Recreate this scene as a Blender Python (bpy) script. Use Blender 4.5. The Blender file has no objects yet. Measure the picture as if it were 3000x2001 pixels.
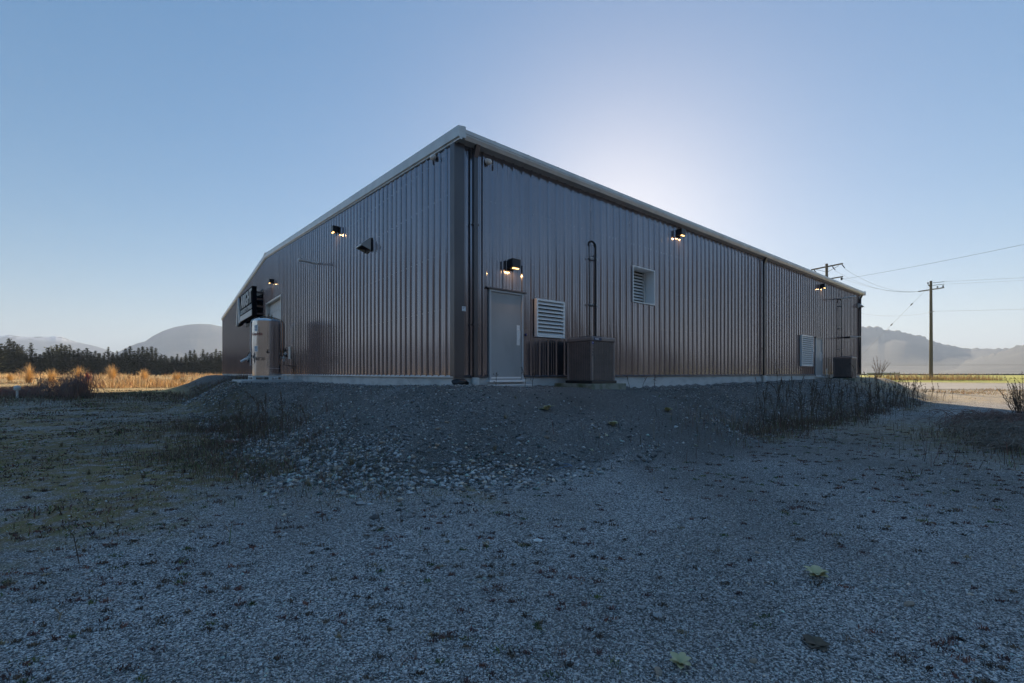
import bpy, math, random
import numpy as np
from mathutils import Vector, Matrix

# ------------------------------------------------------------------ camera, sky, sun, exposure
SC = bpy.context.scene
COL = SC.collection
CAM_H = 1.5
cam_d = bpy.data.cameras.new("camera")
cam = bpy.data.objects.new("camera", cam_d); COL.objects.link(cam)
cam.location = (0, 0, CAM_H); cam.rotation_euler = (math.radians(90), 0, 0)
cam_d.sensor_width = 36; cam_d.lens = 15.67; cam_d.shift_y = 0.0312
cam_d.clip_start = 0.05; cam_d.clip_end = 30000
SC.camera = cam

SUN_AZ = math.radians(13.5)      # clockwise from +Y
SUN_EL = math.radians(17.5)
W = bpy.data.worlds.new("World"); SC.world = W; W.use_nodes = True
nt = W.node_tree
bg = nt.nodes["Background"]
sky = nt.nodes.new("ShaderNodeTexSky"); sky.sky_type = 'NISHITA'
sky.sun_disc = False; sky.sun_elevation = SUN_EL; sky.sun_rotation = SUN_AZ
sky.altitude = 0; sky.air_density = 1.0; sky.dust_density = 0.4; sky.ozone_density = 2.5
gam = nt.nodes.new("ShaderNodeGamma"); gam.inputs[1].default_value = 0.55
nt.links.new(sky.outputs[0], gam.inputs[0])
hs = nt.nodes.new("ShaderNodeHueSaturation"); hs.inputs["Saturation"].default_value = 1.78
nt.links.new(gam.outputs[0], hs.inputs["Color"])
wb = nt.nodes.new("ShaderNodeMix"); wb.data_type = 'RGBA'; wb.blend_type = 'MULTIPLY'; wb.inputs[0].default_value = 1
wb.inputs[7].default_value = (1.02, 1.0, 1.04, 1)
nt.links.new(hs.outputs[0], wb.inputs[6]); nt.links.new(wb.outputs[2], bg.inputs[0])
bg.inputs[1].default_value = 0.102

sun_d = bpy.data.lights.new("sun", 'SUN'); sun_d.energy = 5.0; sun_d.angle = math.radians(0.5)
sun_d.color = (1.0, 0.80, 0.56)
sun = bpy.data.objects.new("sun", sun_d); COL.objects.link(sun)
sdir = Vector((math.sin(SUN_AZ) * math.cos(SUN_EL), math.cos(SUN_AZ) * math.cos(SUN_EL), math.sin(SUN_EL)))
sun.rotation_euler = sdir.to_track_quat('Z', 'Y').to_euler()
sun.location = (20, 80, 40)

SC.view_settings.view_transform = 'Standard'
try: SC.view_settings.look = 'None'
except Exception: pass
SC.view_settings.exposure = 1.34
SC.view_settings.gamma = 1.0
SC.view_settings.use_curve_mapping = False
SC.cycles.max_bounces = 6
SC.cycles.volume_bounces = 0
SC.cycles.use_denoising = True
SC.cycles.caustics_reflective = False
SC.cycles.sample_clamp_indirect = 8.0

random.seed(7)
rng = np.random.default_rng(11)

# ------------------------------------------------------------------ frame of the building
TH = math.radians(38.87)
U = (math.cos(TH), math.sin(TH)); V = (-U[1], U[0]); C0 = (-1.282, 10.009)
LU, LV = 31.5, 42.6
def B2W(u, v): return (C0[0] + u * U[0] + v * V[0], C0[1] + u * U[1] + v * V[1])
Z_SILL = 1.425; Z_EAVE = 6.72; SLOPE = 0.079
def roof_z(v): return 6.96 + SLOPE * (min(v, LV - v))

# ------------------------------------------------------------------ noise and terrain
def _hash(i, j, s):
    n = (i.astype(np.int64) * 374761393 + j.astype(np.int64) * 668265263 + s * 974634777) & 0x7fffffff
    n = ((n ^ (n >> 13)) * 1274126177) & 0x7fffffff
    return ((n ^ (n >> 16)) & 0xffff) / 65535.0
def vnoise(x, y, s=0):
    x = np.asarray(x, float); y = np.asarray(y, float)
    i = np.floor(x); j = np.floor(y); fx = x - i; fy = y - j
    fx = fx * fx * (3 - 2 * fx); fy = fy * fy * (3 - 2 * fy)
    a = _hash(i, j, s); b = _hash(i + 1, j, s); c = _hash(i, j + 1, s); d = _hash(i + 1, j + 1, s)
    return (a * (1 - fx) + b * fx) * (1 - fy) + (c * (1 - fx) + d * fx) * fy
def fbm(x, y, s=0, o=4):
    t = 0; a = 0.5; n = 0
    for k in range(o):
        t = t + a * vnoise(x, y, s + k * 17); n += a; x = x * 2.03 + 5.1; y = y * 2.03 - 3.7; a *= 0.5
    return t / n
def sstep(a, b, x):
    t = np.clip((x - a) / (b - a), 0, 1); return t * t * (3 - 2 * t)
def uvd(x, y):
    dx = x - C0[0]; dy = y - C0[1]
    u = dx * U[0] + dy * U[1]; v = dx * V[0] + dy * V[1]
    du = np.maximum(np.maximum(-u, u - LU), 0); dv = np.maximum(np.maximum(-v, v - LV), 0)
    return u, v, np.sqrt(du * du + dv * dv), du, dv
def terrain(x, y):
    x = np.asarray(x, float); y = np.asarray(y, float)
    u, v, d, du, dv = uvd(x, y)
    gl = np.interp(v, [0, 4.6, 12.7, 20, 42.6], [1.25, 1.10, 1.11, 1.2, 1.36])
    gr = np.interp(u, [0, 1.2, 3.5, 7.4, 15, 25, 31.5], [1.25, 1.20, 1.14, 1.0, 1.1, 1.2, 1.25])
    left = np.where(u < 0, -u, 0); right = np.where(v < 0, -v, 0)
    wl = np.where(left + right > 1e-6, left / np.maximum(left + right, 1e-6), 0.5)
    g = gl * wl + gr * (1 - wl)
    r = np.hypot(x, y)
    base = 0.82 * sstep(24, 62, y) * sstep(-60, 10, x) + 0.85 * sstep(60, 125, r) * (1 - sstep(-60, 10, x))
    base = base + 0.05 * (fbm(x * 0.35, y * 0.35, 3, 3) - 0.5) * sstep(60, 10, r) + 0.012 * (fbm(x * 2.2, y * 2.2, 5, 2) - 0.5) * sstep(30, 8, r)
    base = base + 0.22 * np.exp(-(((x + 26) / 9) ** 2 + ((y - 26) / 5) ** 2))
    slab = np.exp(-(((v - 14.2) / 3.4) ** 4)) * wl
    ramp = np.exp(-(((u - 3.0) / 2.6) ** 4)) * (1 - wl)
    plat = 1.15 + 1.45 * slab + 0.1 * ramp + 0.25 * (fbm(x * .6, y * .6, 31, 2) - .5)
    D = 3.7 + 1.1 * slab + 1.0 * ramp + 0.9 * (fbm(x * .45, y * .45, 21, 3) - .5)
    t = np.clip((D - d) / np.maximum(D - plat, .3), 0, 1)
    t = t * 0.6 + 0.4 * t * t * (3 - 2 * t)
    base = base + 0.20 * np.exp(-(((u + 1.0) / 1.5) ** 2 + ((v + 1.9) / .9) ** 2)) + 0.16 * np.exp(-(((u - 7.4) / 1.3) ** 2 + ((v + 1.8) / .8) ** 2)) - 0.12 * np.exp(-(((u - 2.6) / 1.3) ** 2 + ((v + 2.3) / .9) ** 2))
    rough = 0.12 * (fbm(x * 1.7, y * 1.7, 9, 4) - .5) * np.sin(np.pi * np.clip(t, 0, 1)) * (1 - .7 * ramp)
    return base + (g - base) * t + rough
def veg_mask(x, y):
    u, v, d, du, dv = uvd(x, y)
    m = sstep(-1.6, -5.5, x + 0.12 * y + 2.2 * (fbm(x * .5, y * .5, 41, 3) - .5)) * sstep(1.6, 4.0, y + 3)
    patch = fbm(x * .9, y * .9, 44, 4)
    m = m * (0.35 + 1.0 * sstep(.36, .62, patch))
    toe = np.exp(-((d - 4.1) / 0.8) ** 2) * (0.25 + .75 * sstep(.35, .6, fbm(x * .8, y * .8, 46, 3)))
    m = np.maximum(m, toe * .75 * ((u > 5) | (u < -2.0)))
    m = m * (1 - np.clip((3.0 - d) / 1.0, 0, 1))
    rb = np.exp(-(((x - 12) / 4.0) ** 2 + ((y - 9.5) / 4.5) ** 2))
    return np.clip(np.maximum(m, rb * .9), 0, 1)

# ------------------------------------------------------------------ mesh helpers
def new_mesh(name, verts, faces, mat=None, smooth=False, col=None):
    me = bpy.data.meshes.new(name)
    if isinstance(verts, np.ndarray):
        nv = len(verts); nf, k = faces.shape
        me.vertices.add(nv); me.vertices.foreach_set("co", verts.astype(np.float32).ravel())
        me.loops.add(nf * k); me.loops.foreach_set("vertex_index", faces.astype(np.int32).ravel())
        me.polygons.add(nf)
        me.polygons.foreach_set("loop_start", np.arange(0, nf * k, k, dtype=np.int32))
        me.polygons.foreach_set("loop_total", np.full(nf, k, dtype=np.int32))
        me.update(calc_edges=True)
    else:
        me.from_pydata(verts, [], faces); me.update()
    if col is not None:
        for an, arr in col.items():
            if arr.ndim == 2:
                a = me.color_attributes.new(an, 'FLOAT_COLOR', 'POINT'); a.data.foreach_set("color", arr.astype(np.float32).ravel())
            else:
                a = me.attributes.new(an, 'FLOAT', 'POINT'); a.data.foreach_set("value", arr.astype(np.float32).ravel())
    if mat: me.materials.append(mat)
    if smooth: me.polygons.foreach_set("use_smooth", [True] * len(me.polygons))
    return me
def link(name, me, parent=None, loc=None, rotz=None, kind=None, label=None):
    o = bpy.data.objects.new(name, me); COL.objects.link(o)
    if parent: o.parent = parent
    if loc is not None: o.location = loc
    if rotz is not None: o.rotation_euler = (0, 0, rotz)
    if kind: o["kind"] = kind
    if label: o["label"] = label
    return o
def tag(o, label, cat, group=None, kind=None):
    o["label"] = label; o["category"] = cat
    if group: o["group"] = group
    if kind: o["kind"] = kind
    return o
def thing(name, label, cat, loc=(0, 0, 0), rotz=0, group=None):
    o = bpy.data.objects.new(name, None); COL.objects.link(o); o.empty_display_size = .1
    o.location = loc; o.rotation_euler = (0, 0, rotz)
    return tag(o, label, cat, group)
def dup(root, loc, rotz=0, scale=1.0, label=None, group=None):
    r = root.copy(); COL.objects.link(r); r.location = loc; r.rotation_euler = (r.rotation_euler[0], r.rotation_euler[1], rotz)
    r.scale = (scale,) * 3 if not hasattr(scale, "__len__") else scale
    if label: r["label"] = label
    if group: r["group"] = group
    for ch in list(root.children):
        c = ch.copy(); COL.objects.link(c); c.parent = r
        for g in list(ch.children):
            k = g.copy(); COL.objects.link(k); k.parent = c
    return r

class MB:
    def __init__(s): s.v = []; s.f = []
    def add(s, vs, fs):
        n = len(s.v); s.v += [tuple(p) for p in vs]; s.f += [tuple(i + n for i in f) for f in fs]; return s
    def box(s, x0, x1, y0, y1, z0, z1, b=0):
        if b <= 0:
            vs = [(x, y, z) for z in (z0, z1) for y in (y0, y1) for x in (x0, x1)]
            return s.add(vs, [(0, 2, 3, 1), (4, 5, 7, 6), (0, 1, 5, 4), (2, 6, 7, 3), (0, 4, 6, 2), (1, 3, 7, 5)])
        vs = []; idx = {}
        def P(a, c, d):
            k = (round(a, 6), round(c, 6), round(d, 6))
            if k not in idx: idx[k] = len(vs); vs.append(k)
            return idx[k]
        X = (x0, x1); Y = (y0, y1); Zz = (z0, z1); sg = (1, -1)
        px = lambda i, j, k: P(X[i], Y[j] + sg[j] * b, Zz[k] + sg[k] * b)
        py = lambda i, j, k: P(X[i] + sg[i] * b, Y[j], Zz[k] + sg[k] * b)
        pz = lambda i, j, k: P(X[i] + sg[i] * b, Y[j] + sg[j] * b, Zz[k])
        F = []
        F += [(px(0, 0, 0), px(0, 0, 1), px(0, 1, 1), px(0, 1, 0)), (px(1, 0, 0), px(1, 1, 0), px(1, 1, 1), px(1, 0, 1))]
        F += [(py(0, 0, 0), py(1, 0, 0), py(1, 0, 1), py(0, 0, 1)), (py(0, 1, 0), py(0, 1, 1), py(1, 1, 1), py(1, 1, 0))]
        F += [(pz(0, 0, 0), pz(0, 1, 0), pz(1, 1, 0), pz(1, 0, 0)), (pz(0, 0, 1), pz(1, 0, 1), pz(1, 1, 1), pz(0, 1, 1))]
        for i in (0, 1):
            for j in (0, 1):
                F.append((px(i, j, 0), px(i, j, 1), py(i, j, 1), py(i, j, 0)))
                F.append((px(i, 0, j), px(i, 1, j), pz(i, 1, j), pz(i, 0, j)))
                F.append((py(0, i, j), py(1, i, j), pz(1, i, j), pz(0, i, j)))
                for k in (0, 1): F.append((px(i, j, k), py(i, j, k), pz(i, j, k)))
        return s.add(vs, F)
    def tube(s, pts, r, n=8, caps=True):
        pts = [Vector(p) for p in pts]; m = len(pts)
        rr = r if hasattr(r, "__len__") else [r] * m
        vs = []; prev = None
        for i, p in enumerate(pts):
            t = (pts[min(i + 1, m - 1)] - pts[max(i - 1, 0)]).normalized()
            if prev is None:
                a = Vector((0, 0, 1)) if abs(t.z) < .9 else Vector((1, 0, 0))
                prev = t.cross(a).normalized()
            nrm = (prev - t * prev.dot(t)).normalized(); bi = t.cross(nrm); prev = nrm
            for k in range(n):
                an = 2 * math.pi * k / n
                vs.append(p + (nrm * math.cos(an) + bi * math.sin(an)) * rr[i])
        fs = [(i * n + k, i * n + (k + 1) % n, (i + 1) * n + (k + 1) % n, (i + 1) * n + k) for i in range(m - 1) for k in range(n)]
        if caps and n > 2: fs += [tuple(range(n))[::-1], tuple((m - 1) * n + k for k in range(n))]
        return s.add(vs, fs)
    def lathe(s, prof, n=32, c=(0, 0)):
        vs = [(c[0] + r * math.cos(2 * math.pi * k / n), c[1] + r * math.sin(2 * math.pi * k / n), z) for r, z in prof for k in range(n)]
        fs = [(i * n + k, i * n + (k + 1) % n, (i + 1) * n + (k + 1) % n, (i + 1) * n + k) for i in range(len(prof) - 1) for k in range(n)]
        fs += [tuple(range(n))[::-1], tuple((len(prof) - 1) * n + k for k in range(n))]
        return s.add(vs, fs)
    def prism(s, poly, axis, a, b):
        def P(p, q): return {'x': (q, p[0], p[1]), 'y': (p[0], q, p[1]), 'z': (p[0], p[1], q)}[axis]
        n = len(poly); vs = [P(p, a) for p in poly] + [P(p, b) for p in poly]
        fs = [(i, (i + 1) % n, n + (i + 1) % n, n + i) for i in range(n)] + [tuple(range(n))[::-1], tuple(range(n, 2 * n))]
        return s.add(vs, fs)
    def obj(s, name, mat, parent=None, smooth=False, fix=True, **kw):
        me = new_mesh(name, s.v, s.f, mat)
        if fix:
            import bmesh
            bm = bmesh.new(); bm.from_mesh(me); bmesh.ops.recalc_face_normals(bm, faces=bm.faces); bm.to_mesh(me); bm.free()
        if smooth:
            me.polygons.foreach_set("use_smooth", [True] * len(me.polygons))
            try: me.set_sharp_from_angle(angle=math.radians(40))
            except Exception: pass
        return link(name, me, parent, **kw)

# ------------------------------------------------------------------ materials
def mat(name, base=(.5, .5, .5), rough=.6, metal=0, **kw):
    m = bpy.data.materials.new(name); m.use_nodes = True
    p = m.node_tree.nodes["Principled BSDF"]
    p.inputs["Base Color"].default_value = (*base, 1); p.inputs["Roughness"].default_value = rough; p.inputs["Metallic"].default_value = metal
    for k, v in kw.items(): p.inputs[k].default_value = v
    return m
def nodes(m): return m.node_tree, m.node_tree.nodes, m.node_tree.links, m.node_tree.nodes["Principled BSDF"]
def grime(m, c2, scale=3.0, stretch=(1, 1, 1), lo=.4, hi=.7, bump=0, bscale=40, bdist=.01, rvar=0):
    """mix the base colour with a second one by noise, and add fine relief"""
    t, N, L, p = nodes(m)
    tc = N.new("ShaderNodeTexCoord"); mp = N.new("ShaderNodeMapping"); mp.inputs["Scale"].default_value = stretch
    L.new(tc.outputs["Object"], mp.inputs[0])
    nz = N.new("ShaderNodeTexNoise"); nz.inputs["Scale"].default_value = scale; nz.inputs["Detail"].default_value = 6
    L.new(mp.outputs[0], nz.inputs["Vector"])
    mr = N.new("ShaderNodeMapRange"); mr.inputs[1].default_value = lo; mr.inputs[2].default_value = hi
    L.new(nz.outputs[0], mr.inputs[0])
    mx = N.new("ShaderNodeMix"); mx.data_type = 'RGBA'
    mx.inputs[6].default_value = p.inputs["Base Color"].default_value[:]; mx.inputs[7].default_value = (*c2, 1)
    L.new(mr.outputs[0], mx.inputs[0]); L.new(mx.outputs[2], p.inputs["Base Color"])
    if rvar:
        ra = N.new("ShaderNodeMapRange"); r0 = p.inputs["Roughness"].default_value
        ra.inputs[3].default_value = max(r0 - rvar, .02); ra.inputs[4].default_value = r0 + rvar
        L.new(nz.outputs[0], ra.inputs[0]); L.new(ra.outputs[0], p.inputs["Roughness"])
    if bump:
        n2 = N.new("ShaderNodeTexNoise"); n2.inputs["Scale"].default_value = bscale; n2.inputs["Detail"].default_value = 5
        L.new(mp.outputs[0], n2.inputs["Vector"])
        bp = N.new("ShaderNodeBump"); bp.inputs["Strength"].default_value = bump; bp.inputs["Distance"].default_value = bdist
        L.new(n2.outputs[0], bp.inputs["Height"]); L.new(bp.outputs[0], p.inputs["Normal"])
    return m
def attr_color(m, name="col"):
    t, N, L, p = nodes(m)
    a = N.new("ShaderNodeAttribute"); a.attribute_name = name
    L.new(a.outputs["Color"], p.inputs["Base Color"]); return m

M = {}
M['panel'] = grime(mat("charcoal_metal_panel", (.235, .225, .25), .15, .86), (.28, .265, .29), 1.2, (1, 1, .12), .35, .65, rvar=.05)
M['trim_dark'] = grime(mat("dark_trim_metal", (.10, .097, .105), .34, .75), (.13, .125, .13), 2.0, (1, 1, .3), bump=.05, bscale=3, bdist=.02)
M['trim_grey'] = grime(mat("pale_grey_trim_metal", (.66, .67, .65), .38, .3), (.56, .56, .54), 2.5, (1, 1, 1), .4, .7, bump=.04, bscale=3, bdist=.02)
M['concrete'] = grime(mat("foundation_concrete", (.68, .67, .65), .85), (.48, .47, .45), 1.6, (1, 1, 2.5), .45, .75, bump=.35, bscale=55, bdist=.004)
M['pad'] = grime(mat("mossy_concrete_pad", (.30, .30, .25), .9), (.13, .14, .075), 4, (1, 1, 1), .42, .62, bump=.5, bscale=50, bdist=.006)
M['door'] = grime(mat("grey_door_paint", (.42, .42, .415), .42), (.36, .355, .35), 2.0, (1, 1, .4), .45, .7, bump=.04, bscale=5, bdist=.01)
M['frame'] = mat("door_frame_paint", (.5, .51, .52), .45)
M['steel'] = grime(mat("brushed_stainless_steel", (.76, .75, .74), .13, .97), (.68, .67, .66), 3, (1, 1, .2), rvar=.05)
M['alu'] = mat("mill_aluminium", (.88, .88, .87), .4, .15)
M['white'] = grime(mat("white_paint", (.75, .75, .73), .5), (.6, .6, .57), 5)
M['offwhite'] = mat("off_white_plastic", (.80, .77, .73), .5)
M['black'] = mat("black_paint", (.018, .018, .02), .4)
M['black_rubber'] = mat("black_pipe_foam", (.02, .02, .023), .7)
M['shade'] = mat("dark_interior", (.03, .028, .025), .9)
M['brown'] = grime(mat("brown_unit_paint", (.27, .215, .195), .45, .1), (.21, .17, .155), 3)
M['grille_back'] = mat("condenser_fins", (.07, .065, .062), .6, .3)
M['blue'] = mat("blue_plastic", (.02, .03, .30), .4)
M['navy'] = mat("navy_sticker", (.015, .03, .09), .4)
M['sticker_white'] = mat("white_print", (.75, .78, .82), .5)
M['red_print'] = mat("dark_red_print", (.20, .015, .012), .5)
M['ink'] = mat("dark_print", (.03, .03, .035), .5)
M['sign_black'] = mat("sign_black", (.008, .009, .012), .9, 0, **{'Specular IOR Level': .1})
M['wood_pole'] = grime(mat("weathered_pole_wood", (.22, .18, .115), .9), (.13, .11, .08), 3, (4, 4, .15), bump=.5, bscale=14, bdist=.01)
M['wire'] = mat("grey_cable", (.22, .22, .22), .8)
M['insul'] = mat("insulator_glaze", (.05, .045, .045), .8)
M['rail'] = mat("galvanised_rail", (.42, .42, .42), .5, .5)
M['plywood'] = mat("pale_board", (.50, .46, .38), .7)
M['copper'] = mat("bare_copper_pipe", (.45, .20, .10), .35, .9)
M['brass'] = mat("brass_valve", (.30, .24, .14), .4, .8)
M['lamp'] = mat("lit_lens", (1, .8, .5), .4)
M['lamp'].node_tree.nodes["Principled BSDF"].inputs["Emission Color"].default_value = (1, .55, .20, 1)
M['lamp'].node_tree.nodes["Principled BSDF"].inputs["Emission Strength"].default_value = 1.9
M['stalk'] = grime(mat("dry_weed_stalk", (.11, .072, .05), .9), (.18, .125, .08), 9)
M['golden'] = grime(mat("golden_dry_grass", (.80, .57, .26), .8), (.66, .42, .18), 1.5)
M['straw'] = grime(mat("pale_straw", (.34, .27, .16), .85), (.22, .16, .09), 6)
M['bramble'] = grime(mat("bare_bramble_twig", (.27, .20, .165), .9), (.30, .15, .12), 1.2)
M['twig_pale'] = grime(mat("grey_dead_twig", (.34, .29, .24), .9), (.16, .125, .10), 5)
M['red_twig'] = mat("red_twig", (.34, .07, .05), .8)
M['rosette'] = grime(mat("pale_green_leaf", (.52, .48, .27), .75), (.60, .53, .31), 9)
M['conifer'] = grime(mat("conifer_needles", (.045, .062, .034), .9), (.085, .095, .048), .35)
M['yellowtree'] = grime(mat("yellow_green_leaves", (.22, .20, .045), .9), (.12, .13, .035), .5)
M['bark'] = mat("dark_bark", (.06, .045, .035), .95)
M['stone'] = attr_color(mat("gravel_stone", (.2, .2, .2), .85))
M['weeds'] = attr_color(mat("low_weeds", (.1, .08, .05), .9))

# ground sheet material
def ground_material():
    m = mat("gravel_and_field_ground", (.1, .1, .1), .95); t, N, L, p = nodes(m)
    geo = N.new("ShaderNodeNewGeometry"); pos = geo.outputs["Position"]
    def vor(sc, feat='F1'):
        v = N.new("ShaderNodeTexVoronoi"); v.inputs["Scale"].default_value = sc; v.feature = feat; L.new(pos, v.inputs["Vector"]); return v
    def noise(sc, det=5):
        n = N.new("ShaderNodeTexNoise"); n.inputs["Scale"].default_value = sc; n.inputs["Detail"].default_value = det; L.new(pos, n.inputs["Vector"]); return n
    def mixc(f, a, b):
        x = N.new("ShaderNodeMix"); x.data_type = 'RGBA'
        for s, q in ((0, f), (6, a), (7, b)):
            if isinstance(q, tuple): x.inputs[s].default_value = (*q, 1)
            elif isinstance(q, (int, float)): x.inputs[s].default_value = q
            else: L.new(q, x.inputs[s])
        return x.outputs[2]
    def rng_(src, a, b, c=0, d=1):
        r = N.new("ShaderNodeMapRange"); L.new(src, r.inputs[0])
        for i, q in enumerate((a, b, c, d)): r.inputs[i + 1].default_value = q
        return r.outputs[0]
    def mul(a, b, op='MULTIPLY'):
        r = N.new("ShaderNodeMath"); r.operation = op
        for i, q in enumerate((a, b)):
            if isinstance(q, (int, float)): r.inputs[i].default_value = q
            else: L.new(q, r.inputs[i])
        return r.outputs[0]
    v1 = vor(105); v2 = vor(34); sep = N.new("ShaderNodeSeparateColor"); L.new(v1.outputs["Color"], sep.inputs[0])
    sep2 = N.new("ShaderNodeSeparateColor"); L.new(v2.outputs["Color"], sep2.inputs[0])
    ramp = N.new("ShaderNodeValToRGB"); L.new(sep.outputs[0], ramp.inputs[0])
    e = ramp.color_ramp.elements
    e[0].position = 0; e[0].color = (.03, .028, .026, 1); e[1].position = 1; e[1].color = (.90, .87, .83, 1)
    for ps, c in ((.3, (.17, .165, .16)), (.65, (.38, .37, .36)), (.88, (.76, .74, .72))):
        q = e.new(ps); q.color = (*c, 1)
    big = rng_(sep2.outputs[1], .965, .985)
    grav = mixc(mul(big, .6), ramp.outputs[0], (.66, .645, .63))
    lowv = noise(.55, 6)
    grav = mixc(rng_(lowv.outputs[0], .42, .66), grav, mixc(.45, grav, (.20, .18, .16)))
    av = N.new("ShaderNodeAttribute"); av.attribute_name = "veg"
    af = N.new("ShaderNodeAttribute"); af.attribute_name = "field"
    ab = N.new("ShaderNodeAttribute"); ab.attribute_name = "drive"
    n1 = noise(5, 8); n2 = noise(1.3, 5); n3 = noise(38, 4)
    vegc = mixc(rng_(n1.outputs[0], .4, .62), (.25, .16, .09), (.235, .20, .07))
    vegc = mixc(rng_(n3.outputs[0], .45, .7), vegc, (.34, .255, .16))
    vf = mul(av.outputs["Fac"], rng_(n1.outputs[0], .38, .54, .22, 1.3))
    vfc = N.new("ShaderNodeClamp"); L.new(vf, vfc.inputs[0])
    col = mixc(vfc.outputs[0], grav, vegc)
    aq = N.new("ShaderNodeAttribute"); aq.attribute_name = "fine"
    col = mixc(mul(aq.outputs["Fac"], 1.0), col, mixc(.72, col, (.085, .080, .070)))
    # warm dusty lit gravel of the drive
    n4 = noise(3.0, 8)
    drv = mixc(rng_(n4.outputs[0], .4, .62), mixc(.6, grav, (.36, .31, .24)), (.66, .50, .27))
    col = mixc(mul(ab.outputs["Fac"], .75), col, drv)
    nf = noise(.05, 4); nf2 = noise(.6, 6)
    sx = N.new("ShaderNodeSeparateXYZ"); L.new(pos, sx.inputs[0])
    gold = mixc(rng_(nf2.outputs[0], .35, .65), (.66, .48, .22), (.50, .35, .16))
    green = mixc(rng_(nf2.outputs[0], .4, .65), (.50, .47, .08), (.34, .38, .08))
    fld = mixc(rng_(sx.outputs[0], -10, 15), gold, green)
    fld = mixc(rng_(sx.outputs[1], 8, 30), (.13, .11, .085), fld)
    col = mixc(af.outputs["Fac"], col, fld)
    L.new(col, p.inputs["Base Color"])
    bp = N.new("ShaderNodeBump"); bp.inputs["Strength"].default_value = .9; bp.inputs["Distance"].default_value = .012
    hh = mul(mul(v1.outputs["Distance"], -1.0), mul(v2.outputs["Distance"], -.6), 'ADD')
    hh = mul(hh, mul(n1.outputs[0], .8), 'ADD')
    L.new(hh, bp.inputs["Height"]); L.new(bp.outputs[0], p.inputs["Normal"])
    p.inputs["Specular IOR Level"].default_value = .25
    return m
M['ground'] = ground_material()

# ------------------------------------------------------------------ ground sheet
def sinh_axis(n, a, ext, c):
    k = math.asinh(ext / a); s = np.linspace(-1, 1, n); return c + a * np.sinh(k * s)
xs = sinh_axis(520, 3.6, 4200, 0.0); ys = sinh_axis(520, 3.6, 4200, 5.5)
GX, GY = np.meshgrid(xs, ys); H = terrain(GX, GY)
n = 520
vs = np.stack([GX, GY, H], -1).reshape(-1, 3)
ii = np.arange(n * n).reshape(n, n)
fs = np.stack([ii[:-1, :-1], ii[:-1, 1:], ii[1:, 1:], ii[1:, :-1]], -1).reshape(-1, 4)
veg = veg_mask(GX, GY)
R_ = np.hypot(GX, GY)
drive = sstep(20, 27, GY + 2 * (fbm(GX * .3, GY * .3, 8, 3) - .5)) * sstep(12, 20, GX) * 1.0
fieldR = sstep(49, 52, GY + 0.05 * GX) * sstep(8, 20, GX)
fieldL = sstep(30, 42, R_ + 8 * (fbm(GX * .1, GY * .1, 61, 3) - .5)) * (1 - sstep(0, 14, GX + 0 * GY))
field = np.clip(fieldR + fieldL + sstep(60, 80, R_), 0, 1)
u_, v_, d_, _, _ = uvd(GX, GY)
field = field * sstep(3.0, 4.5, d_)
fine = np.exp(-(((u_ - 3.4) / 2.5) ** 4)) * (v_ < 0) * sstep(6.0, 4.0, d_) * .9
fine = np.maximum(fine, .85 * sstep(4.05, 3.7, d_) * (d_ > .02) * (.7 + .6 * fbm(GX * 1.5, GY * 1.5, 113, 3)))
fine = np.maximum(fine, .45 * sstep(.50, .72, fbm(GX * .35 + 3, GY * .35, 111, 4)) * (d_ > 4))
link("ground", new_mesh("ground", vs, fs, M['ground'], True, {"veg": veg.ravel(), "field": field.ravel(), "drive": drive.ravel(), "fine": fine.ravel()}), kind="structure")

# road beyond the drive
rv, rf = [], []
def road_pts():
    out = []
    for i in range(60):
        t = i / 59.0; x = 27 + 170 * t ** 1.5
        y0 = 34.5 + 0.02 * (x - 27) + 7 * math.exp(-(x - 27) / 4.5); y1 = 45.5 - 0.03 * (x - 27) - 2.0 * math.exp(-(x - 27) / 5)
        out.append((x, min(y0, y1 - .4), y1))
    return out
rp = road_pts()
for x, y0, y1 in rp:
    for k in range(9):
        y = y0 + (y1 - y0) * k / 8; rv.append((x, y, float(terrain(x, y)) + .03 + .02 * math.sin(math.pi * k / 8)))
for i in range(len(rp) - 1):
    for k in range(8):
        a = i * 9 + k; rf.append((a, a + 9, a + 10, a + 1))
M['road'] = grime(mat("dusty_asphalt", (.30, .28, .255), .9), (.38, .35, .31), .6, bump=.3, bscale=60, bdist=.004)
link("road", new_mesh("road", rv, rf, M['road'], True), kind="structure")

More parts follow.
